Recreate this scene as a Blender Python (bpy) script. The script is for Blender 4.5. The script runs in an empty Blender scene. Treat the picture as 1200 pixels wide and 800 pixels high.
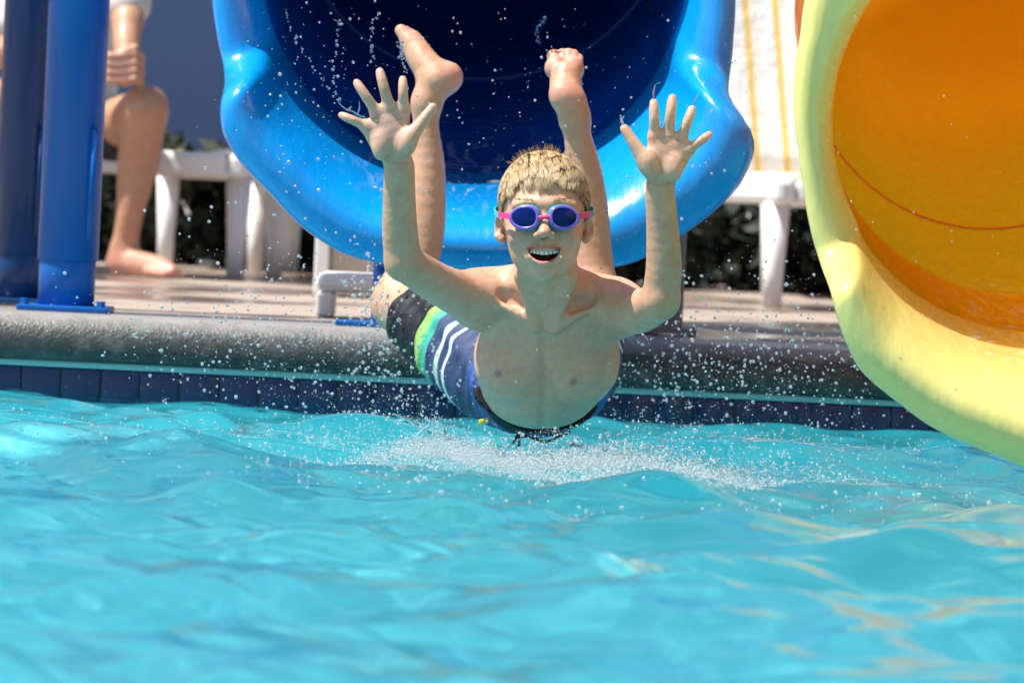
import bpy, math, random
import numpy as np
from mathutils import Vector, Matrix
import openvdb

random.seed(7)
RNG = np.random.default_rng(11)
SC = bpy.context.scene
COL = SC.collection

# ------------------------------------------------------------------ camera
F_PX = 5760.0                       # focal length in pixels of the 1200 px wide photograph
CAM_Z = 0.415
ROLL = math.radians(2.7)
PITCH = math.atan(162 / F_PX)
FWD = np.array([0, math.cos(PITCH), -math.sin(PITCH)])
UPC = np.array([0, math.sin(PITCH), math.cos(PITCH)])
RGT = np.array([1.0, 0, 0])
EX = math.cos(ROLL) * RGT + math.sin(ROLL) * UPC     # picture right
EZ = -math.sin(ROLL) * RGT + math.cos(ROLL) * UPC    # picture up
cam_data = bpy.data.cameras.new('camera')
cam = bpy.data.objects.new('camera', cam_data)
COL.objects.link(cam)
M = Matrix.Identity(4)
for i in range(3):
    M[i][0] = EX[i]; M[i][1] = EZ[i]; M[i][2] = -FWD[i]
M[2][3] = CAM_Z
cam.matrix_world = M
cam_data.sensor_width = 36
cam_data.lens = F_PX / 1200 * 36
cam_data.clip_start = 0.05
cam_data.clip_end = 500
cam_data.dof.use_dof = True
cam_data.dof.focus_distance = 8.02
cam_data.dof.aperture_fstop = 8.0
SC.camera = cam

def at(px, py, Y):
    """world point at depth Y that stands at this pixel of the photograph"""
    u, v = px - 600, 400 - py
    d = EX * u + EZ * v + FWD * F_PX
    return np.array([0, 0, CAM_Z]) + d * (Y / d[1])

# ------------------------------------------------------------------ light
SUN = np.array([-0.46, -0.10, 0.88]); SUN /= np.linalg.norm(SUN)
world = bpy.data.worlds.new('World'); SC.world = world
world.use_nodes = True
wn = world.node_tree.nodes; wl = world.node_tree.links
sky = wn.new('ShaderNodeTexSky'); sky.sky_type = 'NISHITA'; sky.sun_disc = False; sky.dust_density = 1.6
sky.sun_elevation = math.asin(SUN[2]); sky.sun_rotation = math.atan2(SUN[0], SUN[1])
wl.new(sky.outputs[0], wn['Background'].inputs[0])
wn['Background'].inputs[1].default_value = 0.082
sl = bpy.data.lights.new('sun', 'SUN'); sl.energy = 5.0; sl.angle = math.radians(0.55)
sl.color = (1.0, 0.96, 0.89)
so = bpy.data.objects.new('sun', sl); COL.objects.link(so)
so.rotation_euler = Vector(SUN).to_track_quat('Z', 'Y').to_euler()
so.location = (-4, 10, 8)
sl.cycles.is_caustics_light = True
SC.view_settings.view_transform = 'Standard'
SC.view_settings.look = 'None'
SC.view_settings.exposure = 0.70
SC.view_settings.gamma = 1
SC.render.engine = 'CYCLES'
cy = SC.cycles
cy.use_denoising = True
cy.max_bounces = 12; cy.transmission_bounces = 10; cy.transparent_max_bounces = 12
cy.diffuse_bounces = 5; cy.glossy_bounces = 5
cy.sample_clamp_indirect = 8
cy.blur_glossy = 0.3

# ------------------------------------------------------------------ helpers
def link(o, parent=None):
    COL.objects.link(o)
    if parent: o.parent = parent
    return o

def mesh(name, v, f, mat, parent=None, smooth=True, attrs=None):
    me = bpy.data.meshes.new(name)
    v = np.asarray(v, dtype=np.float32)
    if isinstance(f, np.ndarray):
        n, k = f.shape
        me.vertices.add(len(v)); me.vertices.foreach_set('co', v.ravel())
        me.loops.add(n * k); me.loops.foreach_set('vertex_index', f.astype(np.int32).ravel())
        me.polygons.add(n); me.polygons.foreach_set('loop_start', np.arange(0, n * k, k, dtype=np.int32))
        me.update(calc_edges=True); me.validate()
    else:
        me.from_pydata(v.tolist(), [], f); me.update()
    if smooth: me.polygons.foreach_set('use_smooth', [True] * len(me.polygons))
    for an, (kind, arr) in (attrs or {}).items():
        if kind == 'col':
            a = me.color_attributes.new(an, 'FLOAT_COLOR', 'POINT')
            arr4 = np.ones((len(v), 4), np.float32); arr4[:, :3] = arr
            a.data.foreach_set('color', arr4.ravel())
        else:
            a = me.attributes.new(an, 'FLOAT', 'POINT'); a.data.foreach_set('value', np.asarray(arr, np.float32))
    if mat: me.materials.append(mat)
    return link(bpy.data.objects.new(name, me), parent)

def empty(name, loc, label, cat, group=None):
    o = bpy.data.objects.new(name, None); o.location = loc; o.empty_display_size = 0.05
    o['label'] = label; o['category'] = cat
    if group: o['group'] = group
    return link(o)

def reparent(root, parts):
    bpy.context.view_layer.update()
    inv = Matrix.Translation(-Vector(root.location))
    for p in parts:
        p.parent = root; p.matrix_parent_inverse = inv

def box(x0, x1, y0, y1, z0, z1, b=0.0):
    """box, optionally with chamfered edges along every side (returns verts, faces)"""
    import bmesh
    bm = bmesh.new()
    r = bmesh.ops.create_cube(bm, size=1)
    for v in bm.verts:
        v.co = Vector(((x0 + x1) / 2 + v.co.x * (x1 - x0), (y0 + y1) / 2 + v.co.y * (y1 - y0), (z0 + z1) / 2 + v.co.z * (z1 - z0)))
    if b: bmesh.ops.bevel(bm, geom=bm.edges[:], offset=b, segments=2, affect='EDGES', profile=0.5)
    vs = np.array([v.co[:] for v in bm.verts]); fs = [[w.index for w in f.verts] for f in bm.faces]
    bm.free(); return vs, fs

def merge(parts):
    V, Fs, o = [], [], 0
    for v, f in parts:
        V.append(np.asarray(v)); Fs += [[i + o for i in q] for q in f]; o += len(v)
    return np.concatenate(V), Fs

def tube(pts, rad, n=10, cap=True, flat=None):
    pts = [np.asarray(p, float) for p in pts]
    rad = [rad] * len(pts) if np.isscalar(rad) else rad
    V, Fs = [], []
    ref = np.array([0.13, 0.31, 0.94])
    for i, p in enumerate(pts):
        t = pts[min(i + 1, len(pts) - 1)] - pts[max(i - 1, 0)]; t = t / (np.linalg.norm(t) + 1e-9)
        a = np.cross(t, ref); a /= np.linalg.norm(a) + 1e-9; c = np.cross(t, a)
        for k in range(n):
            w = 2 * math.pi * k / n
            V.append(p + rad[i] * (math.cos(w) * a + math.sin(w) * c))
    for i in range(len(pts) - 1):
        for k in range(n):
            a, b_ = i * n + k, i * n + (k + 1) % n
            Fs.append([a, b_, b_ + n, a + n])
    if cap:
        Fs.append(list(range(n))[::-1]); Fs.append([(len(pts) - 1) * n + k for k in range(n)])
    return np.array(V), Fs

def spline(ctrl, n):
    """Catmull-Rom through the control points"""
    c = [np.asarray(p, float) for p in ctrl]; c = [2 * c[0] - c[1]] + c + [2 * c[-1] - c[-2]]
    out = []
    segs = len(c) - 3
    for j in range(n):
        t = j / (n - 1) * segs; i = min(int(t), segs - 1); t -= i
        p0, p1, p2, p3 = c[i:i + 4]
        out.append(0.5 * (2 * p1 + (p2 - p0) * t + (2 * p0 - 5 * p1 + 4 * p2 - p3) * t * t + (3 * p1 - p0 - 3 * p2 + p3) * t ** 3))
    return out

# ------------------------------------------------------------------ materials
def nm(name):
    m = bpy.data.materials.new(name); m.use_nodes = True
    return m, m.node_tree.nodes, m.node_tree.links, m.node_tree.nodes['Principled BSDF']

def N(nodes, kind, **kw):
    n = nodes.new(kind)
    for k, v in kw.items():
        if k in n.inputs: n.inputs[k].default_value = v
        else: setattr(n, k, v)
    return n

def simple(name, col, rough=0.5, var=0.15, scale=8, bump=0.0, bscale=40, coat=0.0, metal=0.0, sss=0):
    m, n, l, p = nm(name)
    tc = N(n, 'ShaderNodeTexCoord'); no = N(n, 'ShaderNodeTexNoise', Scale=scale, Detail=6)
    l.new(tc.outputs['Object'], no.inputs['Vector'])
    hs = N(n, 'ShaderNodeMix', data_type='RGBA')
    hs.inputs[6].default_value = (*[c * (1 - var) for c in col], 1)
    hs.inputs[7].default_value = (*[min(1, c * (1 + var)) for c in col], 1)
    l.new(no.outputs['Fac'], hs.inputs[0]); l.new(hs.outputs[2], p.inputs['Base Color'])
    mr = N(n, 'ShaderNodeMapRange'); mr.inputs[3].default_value = max(0.02, rough - 0.1); mr.inputs[4].default_value = min(1, rough + 0.12)
    l.new(no.outputs['Fac'], mr.inputs[0]); l.new(mr.outputs[0], p.inputs['Roughness'])
    p.inputs['Coat Weight'].default_value = coat; p.inputs['Coat Roughness'].default_value = 0.06
    p.inputs['Metallic'].default_value = metal
    if sss:
        p.inputs['Subsurface Weight'].default_value = sss; p.inputs['Subsurface Radius'].default_value = (0.01, 0.006, 0.004)
    if bump:
        nb = N(n, 'ShaderNodeTexNoise', Scale=bscale, Detail=5); l.new(tc.outputs['Object'], nb.inputs['Vector'])
        bp = N(n, 'ShaderNodeBump', Strength=bump, Distance=0.01); l.new(nb.outputs['Fac'], bp.inputs['Height'])
        l.new(bp.outputs[0], p.inputs['Normal'])
    return m

MAT = {}
MAT['deck'] = simple('deck_concrete', (0.40, 0.325, 0.27), 0.60, 0.35, 3.5, 0.4, 60)
def wet_deck():
    m, n, l, p = nm('wet_deck_concrete')
    tc = N(n, 'ShaderNodeTexCoord'); a = N(n, 'ShaderNodeTexNoise', Scale=1.6, Detail=6, Roughness=0.6); b = N(n, 'ShaderNodeTexNoise', Scale=70, Detail=4)
    l.new(tc.outputs['Object'], a.inputs[0]); l.new(tc.outputs['Object'], b.inputs[0])
    w = N(n, 'ShaderNodeMapRange'); w.inputs[1].default_value = 0.47; w.inputs[2].default_value = 0.56; l.new(a.outputs['Fac'], w.inputs[0])
    mx = N(n, 'ShaderNodeMix', data_type='RGBA'); mx.inputs[6].default_value = (0.43, 0.345, 0.28, 1); mx.inputs[7].default_value = (0.20, 0.13, 0.10, 1); l.new(w.outputs[0], mx.inputs[0])
    m2 = N(n, 'ShaderNodeMix', data_type='RGBA', blend_type='MULTIPLY'); m2.inputs[0].default_value = 0.35; l.new(mx.outputs[2], m2.inputs[6]); l.new(b.outputs['Color'], m2.inputs[7]); l.new(m2.outputs[2], p.inputs['Base Color'])
    rr = N(n, 'ShaderNodeMapRange'); rr.inputs[3].default_value = 0.75; rr.inputs[4].default_value = 0.12; l.new(w.outputs[0], rr.inputs[0]); l.new(rr.outputs[0], p.inputs['Roughness'])
    bp = N(n, 'ShaderNodeBump', Strength=0.3, Distance=0.006); l.new(b.outputs['Fac'], bp.inputs['Height']); l.new(bp.outputs[0], p.inputs['Normal'])
    return m
MAT['deck'] = wet_deck()
MAT['plaster'] = simple('pool_plaster', (0.23, 0.79, 0.83), 0.8, 0.10, 2)
MAT['tile'] = simple('navy_tile', (0.007, 0.028, 0.10), 0.18, 0.35, 9, 0.05, 30)
MAT['trim'] = simple('aqua_trim', (0.26, 0.50, 0.52), 0.4, 0.15, 20)
MAT['grout'] = simple('grout', (0.10, 0.13, 0.15), 0.9, 0.2, 30)
MAT['white_resin'] = simple('white_resin', (0.78, 0.78, 0.76), 0.4, 0.05, 5)
MAT['blue_steel'] = simple('blue_painted_steel', (0.002, 0.105, 0.40), 0.45, 0.3, 5, 0.12, 12, coat=0.15)
MAT['dark_steel'] = simple('dark_blue_steel', (0.002, 0.040, 0.15), 0.4, 0.3, 5, 0.12, 12, coat=0.2)
for k_ in ('blue_steel', 'dark_steel'): MAT[k_].node_tree.nodes['Principled BSDF'].inputs['Specular IOR Level'].default_value = 0.25
MAT['grey_steel'] = simple('grey_steel', (0.20, 0.19, 0.20), 0.5, 0.15, 6)
MAT['wall_blue'] = simple('slate_blue_paint', (0.065, 0.115, 0.24), 0.8, 0.12, 1.2)
MAT['beige'] = simple('beige_panel', (0.50, 0.43, 0.36), 0.6, 0.1, 4)

def coping_mat():
    m, n, l, p = nm('coping_concrete')
    tc = N(n, 'ShaderNodeTexCoord'); a = N(n, 'ShaderNodeTexNoise', Scale=22, Detail=8, Roughness=0.7); b = N(n, 'ShaderNodeTexNoise', Scale=160, Detail=3)
    l.new(tc.outputs['Object'], a.inputs[0]); l.new(tc.outputs['Object'], b.inputs[0])
    sx = N(n, 'ShaderNodeSeparateXYZ'); l.new(tc.outputs['Object'], sx.inputs[0])
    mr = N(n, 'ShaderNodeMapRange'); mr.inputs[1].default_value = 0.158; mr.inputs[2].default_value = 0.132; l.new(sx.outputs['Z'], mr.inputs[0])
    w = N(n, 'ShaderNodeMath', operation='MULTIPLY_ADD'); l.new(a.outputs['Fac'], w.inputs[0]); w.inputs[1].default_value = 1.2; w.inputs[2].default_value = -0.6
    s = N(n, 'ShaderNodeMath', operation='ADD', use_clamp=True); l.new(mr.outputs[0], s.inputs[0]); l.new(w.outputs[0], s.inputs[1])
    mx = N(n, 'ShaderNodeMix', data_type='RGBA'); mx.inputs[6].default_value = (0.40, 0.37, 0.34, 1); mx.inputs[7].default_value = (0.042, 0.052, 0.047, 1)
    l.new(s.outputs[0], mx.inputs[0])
    m2 = N(n, 'ShaderNodeMix', data_type='RGBA', blend_type='MULTIPLY'); m2.inputs[0].default_value = 0.5
    l.new(mx.outputs[2], m2.inputs[6]); l.new(b.outputs['Color'], m2.inputs[7]); l.new(m2.outputs[2], p.inputs['Base Color'])
    p.inputs['Roughness'].default_value = 0.42
    bp = N(n, 'ShaderNodeBump', Strength=0.5, Distance=0.004); l.new(b.outputs['Fac'], bp.inputs['Height']); l.new(bp.outputs[0], p.inputs['Normal'])
    return m
MAT['coping'] = coping_mat()

def water_mat():
    m, n, l, p = nm('pool_water')
    n.remove(p); out = n['Material Output']
    g = N(n, 'ShaderNodeBsdfGlass', IOR=1.333, Roughness=0.0); g.inputs['Color'].default_value = (0.93, 0.99, 1, 1)
    tc = N(n, 'ShaderNodeTexCoord'); r1 = N(n, 'ShaderNodeTexNoise', Scale=42, Detail=5, Roughness=0.6, Distortion=0.8); l.new(tc.outputs['Object'], r1.inputs[0])
    bp = N(n, 'ShaderNodeBump', Strength=0.20, Distance=0.004); l.new(r1.outputs['Fac'], bp.inputs['Height']); l.new(bp.outputs[0], g.inputs['Normal'])
    l.new(g.outputs[0], out.inputs[0])
    return m
MAT['water'] = water_mat()

def glass(name, col=(1, 1, 1), ior=1.333):
    m, n, l, p = nm(name); n.remove(p)
    g = N(n, 'ShaderNodeBsdfGlass', IOR=ior, Roughness=0.0); g.inputs['Color'].default_value = (*col, 1)
    l.new(g.outputs[0], n['Material Output'].inputs[0]); return m
MAT['drop'] = glass('water_drops')
def foam_mat(name, white):
    m, n, l, p = nm(name); n.remove(p)
    g = N(n, 'ShaderNodeBsdfGlass', IOR=1.333, Roughness=0.05); d = N(n, 'ShaderNodeBsdfDiffuse'); t = N(n, 'ShaderNodeBsdfTranslucent')
    d.inputs[0].default_value = t.inputs[0].default_value = (0.9, 0.93, 0.95, 1)
    a = N(n, 'ShaderNodeMixShader'); a.inputs[0].default_value = 0.5; l.new(d.outputs[0], a.inputs[1]); l.new(t.outputs[0], a.inputs[2])
    b = N(n, 'ShaderNodeMixShader'); b.inputs[0].default_value = white; l.new(g.outputs[0], b.inputs[1]); l.new(a.outputs[0], b.inputs[2])
    l.new(b.outputs[0], n['Material Output'].inputs[0]); return m
MAT['spray'] = foam_mat('aerated_spray', 0.42); MAT['mist'] = foam_mat('fine_spray', 0.25)

def slide_mat(name, col, trans_col, trans, rough=0.2):
    m, n, l, p = nm(name); fade = [min(1, c * 1.05 + 0.03) for c in col]
    tc = N(n, 'ShaderNodeTexCoord'); no = N(n, 'ShaderNodeTexNoise', Scale=5, Detail=5)
    l.new(tc.outputs['Object'], no.inputs[0])
    mx = N(n, 'ShaderNodeMix', data_type='RGBA'); mx.inputs[6].default_value = (*[c * 0.88 for c in col], 1); mx.inputs[7].default_value = (*[min(1, c * 1.1) for c in col], 1)
    l.new(no.outputs['Fac'], mx.inputs[0])
    sc_ = N(n, 'ShaderNodeTexNoise', Scale=38, Detail=8, Roughness=0.75); l.new(tc.outputs['Object'], sc_.inputs[0])
    sm = N(n, 'ShaderNodeMapRange'); sm.inputs[1].default_value = 0.60; sm.inputs[2].default_value = 0.72; sm.inputs[4].default_value = 0.6; l.new(sc_.outputs['Fac'], sm.inputs[0])
    mf = N(n, 'ShaderNodeMix', data_type='RGBA'); mf.inputs[7].default_value = (*fade, 1); l.new(sm.outputs[0], mf.inputs[0]); l.new(mx.outputs[2], mf.inputs[6]); l.new(mf.outputs[2], p.inputs['Base Color'])
    ro_ = N(n, 'ShaderNodeMapRange'); ro_.inputs[3].default_value = rough * 0.6; ro_.inputs[4].default_value = rough * 2.0; l.new(sc_.outputs['Fac'], ro_.inputs[0]); l.new(ro_.outputs[0], p.inputs['Roughness'])
    p.inputs['Coat Weight'].default_value = 0.6; p.inputs['Coat Roughness'].default_value = 0.05
    # water running over the gel coat
    mp = N(n, 'ShaderNodeMapping'); mp.inputs['Scale'].default_value = (9, 3, 3); l.new(tc.outputs['Object'], mp.inputs[0])
    nb = N(n, 'ShaderNodeTexNoise', Scale=3.0, Detail=4); l.new(mp.outputs[0], nb.inputs[0])
    bp = N(n, 'ShaderNodeBump', Strength=0.16, Distance=0.02); l.new(nb.outputs['Fac'], bp.inputs['Height'])
    l.new(bp.outputs[0], p.inputs['Normal']); l.new(bp.outputs[0], p.inputs['Coat Normal'])
    if trans:
        t = N(n, 'ShaderNodeBsdfTranslucent'); t.inputs[0].default_value = (*trans_col, 1)
        ms = N(n, 'ShaderNodeMixShader'); ms.inputs[0].default_value = trans
        l.new(p.outputs[0], ms.inputs[1]); l.new(t.outputs[0], ms.inputs[2]); l.new(ms.outputs[0], n['Material Output'].inputs[0])
    return m
def film_mat():
    m, n, l, p = nm('running_water_film'); n.remove(p)
    tc = N(n, 'ShaderNodeTexCoord'); mp = N(n, 'ShaderNodeMapping'); mp.inputs['Scale'].default_value = (14, 5, 5); l.new(tc.outputs['Object'], mp.inputs[0])
    no = N(n, 'ShaderNodeTexNoise', Scale=2.2, Detail=7, Roughness=0.65, Distortion=1.2); l.new(mp.outputs[0], no.inputs[0])
    bp = N(n, 'ShaderNodeBump', Strength=0.35, Distance=0.02); l.new(no.outputs['Fac'], bp.inputs['Height'])
    t = N(n, 'ShaderNodeBsdfTransparent'); g = N(n, 'ShaderNodeBsdfGlossy', Roughness=0.06); l.new(bp.outputs[0], g.inputs['Normal'])
    fr = N(n, 'ShaderNodeFresnel', IOR=1.333); l.new(bp.outputs[0], fr.inputs['Normal'])
    fm = N(n, 'ShaderNodeMath', operation='MULTIPLY'); fm.inputs[1].default_value = 0.35; l.new(fr.outputs[0], fm.inputs[0])
    a = N(n, 'ShaderNodeMixShader'); l.new(fm.outputs[0], a.inputs[0]); l.new(t.outputs[0], a.inputs[1]); l.new(g.outputs[0], a.inputs[2])
    d = N(n, 'ShaderNodeBsdfDiffuse'); d.inputs[0].default_value = (0.85, 0.92, 0.95, 1)
    mr = N(n, 'ShaderNodeMapRange'); mr.inputs[1].default_value = 0.52; mr.inputs[2].default_value = 0.75; mr.inputs[4].default_value = 0.30; l.new(no.outputs['Fac'], mr.inputs[0])
    b = N(n, 'ShaderNodeMixShader'); l.new(mr.outputs[0], b.inputs[0]); l.new(a.outputs[0], b.inputs[1]); l.new(d.outputs[0], b.inputs[2])
    ed = N(n, 'ShaderNodeAttribute', attribute_name='edge'); t2 = N(n, 'ShaderNodeBsdfTransparent'); c = N(n, 'ShaderNodeMixShader'); l.new(ed.outputs['Fac'], c.inputs[0]); l.new(t2.outputs[0], c.inputs[1]); l.new(b.outputs[0], c.inputs[2]); l.new(c.outputs[0], n['Material Output'].inputs[0])
    return m
MAT['film'] = film_mat()
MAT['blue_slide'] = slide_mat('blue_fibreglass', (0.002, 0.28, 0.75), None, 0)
MAT['blue_tube'] = slide_mat('navy_fibreglass', (0.002, 0.11, 0.50), None, 0)  # shade inside the tube put into a darker copy of the lip blue
MAT['orange_glow_tube'] = slide_mat('orange_fibreglass', (0.97, 0.42, 0.008), (1.0, 0.42, 0.006), 0.5)  # glow of light inside the yellow tube put into an orange base colour
MAT['yellow_slide'] = slide_mat('yellow_fibreglass', (0.86, 0.74, 0.24), (0.95, 0.76, 0.14), 0.15)

MAT['seal_navy_fibreglass'] = simple('navy_sealant', (0.004, 0.05, 0.22), 0.4, 0.1, 9)
MAT['seal_orange_fibreglass'] = simple('brown_sealant', (0.62, 0.24, 0.01), 0.5, 0.1, 9)
def attr_skin(name, rough=0.50, sss=0.08, wet=0.10, grain=True):
    m, n, l, p = nm(name)
    at_ = N(n, 'ShaderNodeVertexColor', layer_name='tone')
    tc = N(n, 'ShaderNodeTexCoord'); no = N(n, 'ShaderNodeTexNoise', Scale=35, Detail=5); l.new(tc.outputs['Object'], no.inputs[0])
    mx = N(n, 'ShaderNodeMix', data_type='RGBA', blend_type='OVERLAY'); mx.inputs[0].default_value = 0.22
    l.new(at_.outputs[0], mx.inputs[6]); l.new(no.outputs['Color'], mx.inputs[7])
    hs = N(n, 'ShaderNodeHueSaturation'); l.new(at_.outputs[0], hs.inputs['Color'])
    mr0 = N(n, 'ShaderNodeMapRange'); mr0.inputs[3].default_value = 0.86; mr0.inputs[4].default_value = 1.14; l.new(no.outputs['Fac'], mr0.inputs[0])
    l.new(mr0.outputs[0], hs.inputs['Value']); n.remove(mx)
    bl = N(n, 'ShaderNodeTexNoise', Scale=75, Detail=6, Roughness=0.65); l.new(tc.outputs['Object'], bl.inputs[0])
    mr1 = N(n, 'ShaderNodeMapRange'); mr1.inputs[1].default_value = 0.35; mr1.inputs[2].default_value = 0.70; mr1.inputs[3].default_value = 0.90; mr1.inputs[4].default_value = 1.15; l.new(bl.outputs['Fac'], mr1.inputs[0])
    l.new(mr1.outputs[0], hs.inputs['Saturation']); l.new(hs.outputs[0], p.inputs['Base Color'])
    p.inputs['Subsurface Weight'].default_value = sss; p.inputs['Subsurface Radius'].default_value = (0.012, 0.005, 0.003); p.inputs['Subsurface Scale'].default_value = 0.6
    p.inputs['Roughness'].default_value = rough
    w = N(n, 'ShaderNodeTexNoise', Scale=60, Detail=4); l.new(tc.outputs['Object'], w.inputs[0])
    mr = N(n, 'ShaderNodeMapRange'); mr.inputs[1].default_value = 0.45; mr.inputs[2].default_value = 0.62; mr.inputs[4].default_value = wet * 2; l.new(w.outputs['Fac'], mr.inputs[0])
    l.new(mr.outputs[0], p.inputs['Coat Weight']); p.inputs['Coat Roughness'].default_value = 0.12
    g = N(n, 'ShaderNodeTexNoise', Scale=420, Detail=3); l.new(tc.outputs['Object'], g.inputs[0])
    bp = N(n, 'ShaderNodeBump', Strength=0.22, Distance=0.0015); l.new(g.outputs['Fac'], bp.inputs['Height'])
    bp2 = N(n, 'ShaderNodeBump', Strength=0.22, Distance=0.006); l.new(w.outputs['Fac'], bp2.inputs['Height']); l.new(bp.outputs[0], bp2.inputs['Normal'])
    l.new(bp2.outputs[0], p.inputs['Normal'])
    return m
MAT['skin'] = attr_skin('skin')

def attr_mat(name, rough, spec=0.5, coat=0):
    m, n, l, p = nm(name)
    a = N(n, 'ShaderNodeVertexColor', layer_name='tone'); l.new(a.outputs[0], p.inputs['Base Color'])
    p.inputs['Roughness'].default_value = rough; p.inputs['Coat Weight'].default_value = coat
    p.inputs['Specular IOR Level'].default_value = spec
    return m
MAT['hair'] = attr_mat('blond_hair', 0.38)
MAT['teeth'] = simple('tooth_enamel', (0.82, 0.78, 0.68), 0.25, 0.04, 30)
MAT['tongue'] = simple('tongue', (0.35, 0.10, 0.09), 0.3, 0.1, 60)

# ------------------------------------------------------------------ setting
WALL_Y = 9.50
DECK_Z = 0.16
def struct(o, kind='structure'):
    o['kind'] = kind; return o

v, f = box(-30, 30, WALL_Y + 0.30, 60, -0.4, DECK_Z - 0.004)
struct(mesh('pool_deck', v, f, MAT['deck'], smooth=False))
v, f = box(-14, 14, -8, WALL_Y + 0.2, -1.05, -0.85)
floor = struct(mesh('pool_floor', v, f, MAT['plaster'], smooth=False))
v, f = box(-14, 14, WALL_Y, WALL_Y + 0.28, -0.85, -0.0985)
wall = struct(mesh('pool_wall', v, f, MAT['plaster'], smooth=False))
for o in (floor, wall): o.cycles.is_caustics_receiver = True
# coping: a bullnose of concrete, swept along the edge
prof = [(WALL_Y + 0.42, DECK_Z)]
for k in range(13):
    a = math.pi / 2 + math.pi / 2 * k / 12
    prof.append((WALL_Y + 0.035 + 0.065 * math.cos(a), DECK_Z - 0.065 + 0.065 * math.sin(a)))
prof += [(WALL_Y - 0.028, 0.078), (WALL_Y - 0.020, 0.070), (WALL_Y + 0.42, 0.070)]
xs = np.linspace(-14, 14, 140)
V = [[x, y, z] for x in xs for (y, z) in prof]; n_ = len(prof)
Fq = [[i * n_ + k, i * n_ + (k + 1) % n_, (i + 1) * n_ + (k + 1) % n_, (i + 1) * n_ + k] for i in range(len(xs) - 1) for k in range(n_)]
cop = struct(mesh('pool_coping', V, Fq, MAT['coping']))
# waterline: grout bed, navy tiles, aqua strip above
v, f = box(-14, 14, WALL_Y + 0.004, WALL_Y + 0.28, -0.0985, 0.070)
gb = mesh('grout_bed', v, f, MAT['grout'], wall, smooth=False)
v, f = box(-14, 14, WALL_Y - 0.012, WALL_Y + 0.004, 0.0575, 0.070, 0.003)
mesh('aqua_strip', v, f, MAT['trim'], wall, smooth=False)
TS = 0.0765
v, f = box(-0.0365, 0.0365, -0.004, 0.008, -0.0365, 0.0365, 0.0022)
tme = None
for r_ in range(2):
    for k in range(-23, 24):
        if tme is None:
            t = mesh('tile', v, f, MAT['tile'], wall, smooth=True); tme = t.data
        else:
            t = link(bpy.data.objects.new('tile', tme), wall)
        t.location = (k * TS + 0.012 + random.uniform(-.0006, .0006), WALL_Y + random.uniform(-.0012, .001), 0.0195 - r_ * TS)
        t.rotation_euler = (random.uniform(-.01, .01), 0, random.uniform(-.012, .012))

# the water itself, real waves
def grid_axis(a, b, f0, f1, fine, coarse):
    out = [f0]
    while out[-1] < f1: out.append(out[-1] + fine)
    s = fine
    while out[-1] < b: s = min(s * 1.15, coarse); out.append(out[-1] + s)
    out[-1] = b; lo = [f0]; s = fine
    while lo[-1] > a: s = min(s * 1.15, coarse); lo.append(lo[-1] - s)
    return np.array(lo[:0:-1] + out)
WX = grid_axis(-14, 14, -1.05, 1.05, 0.0065, 0.3)
WY = grid_axis(-8, WALL_Y - 0.001, 3.5, WALL_Y - 0.001, 0.0065, 0.3)
def waves(x, y):
    r = np.random.default_rng(5)
    wx = x + 0.05 * np.sin(3.1 * y + 1.2 * x) + 0.02 * np.sin(9 * x - 7 * y)
    wy = y + 0.05 * np.sin(2.7 * x - 1.7 * y + 1) + 0.02 * np.sin(8 * y + 6 * x)
    h = np.zeros_like(x)
    L = np.geomspace(1.1, 0.09, 32)
    for i, w in enumerate(L):
        k = 2 * math.pi / w
        a = r.uniform(0, 2 * math.pi); ph = r.uniform(0, 6.28)
        if w > 0.07: a = r.normal(math.pi / 2, 0.75)
        sl = 0.05 if w > 0.45 else 0.092 if w > 0.2 else 0.086
        s = np.sin(k * (math.cos(a) * wx + math.sin(a) * wy) + ph)
        if w < 0.5:
            ph2 = 0.5 * (k * (math.cos(a) * wx + math.sin(a) * wy) + ph); s = 1.25 - 2 * np.sqrt(np.sin(ph2) ** 2 + 0.03)
        h += sl / k * (s + 0.35 * (s * s - 0.5) * (w >= 0.5))
    # churned water where the boy skims in
    spl = np.exp(-(((x - 0.11) / 0.30) ** 2 + ((y - 7.75) / 0.50) ** 2))
    for i in range(22):
        w = r.uniform(0.03, 0.09); k = 2 * math.pi / w; a = r.uniform(0, 6.28)
        h += spl * 0.075 / k * np.sin(k * (math.cos(a) * wx + math.sin(a) * wy) + r.uniform(0, 6.28))
    h *= np.interp(y, [8.5, 9.1], [1, 0.62])
    # swell running along the far wall
    h += 0.018 * np.exp(-((x + 0.95) / 0.33) ** 2 - ((y - 9.0) / 0.5) ** 2)
    h += 0.009 * np.exp(-((x - 0.25) / 0.20) ** 2 - ((y - 8.45) / 0.22) ** 2)
    h -= 0.008 * np.exp(-((x + 0.0) / 0.7) ** 2 - ((y - 9.0) / 0.7) ** 2)
    h -= 0.034 * np.exp(-((x - 0.04) / 0.17) ** 2 - ((y - 8.15) / 0.36) ** 2)   # pressed down under the belly
    return h
gx, gy = np.meshgrid(WX, WY)
gz = waves(gx, gy)
sx_ = np.gradient(gz, axis=1) / np.gradient(gx, axis=1); sy_ = np.gradient(gz, axis=0) / np.gradient(gy, axis=0)
fade = np.clip((WALL_Y - 0.12 - gy) / 0.2, 0, 1) * 0.004
gx = gx - fade * sx_ * 1.0; gy = gy - fade * sy_ * 1.0
nx, ny = len(WX), len(WY)
idx = np.arange(nx * ny).reshape(ny, nx)
Fw = np.stack([idx[:-1, :-1], idx[:-1, 1:], idx[1:, 1:], idx[1:, :-1]], -1).reshape(-1, 4)
water = struct(mesh('pool_water', np.stack([gx, gy, gz], -1).reshape(-1, 3), Fw, MAT['water']))
water.cycles.is_caustics_caster = True

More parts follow.
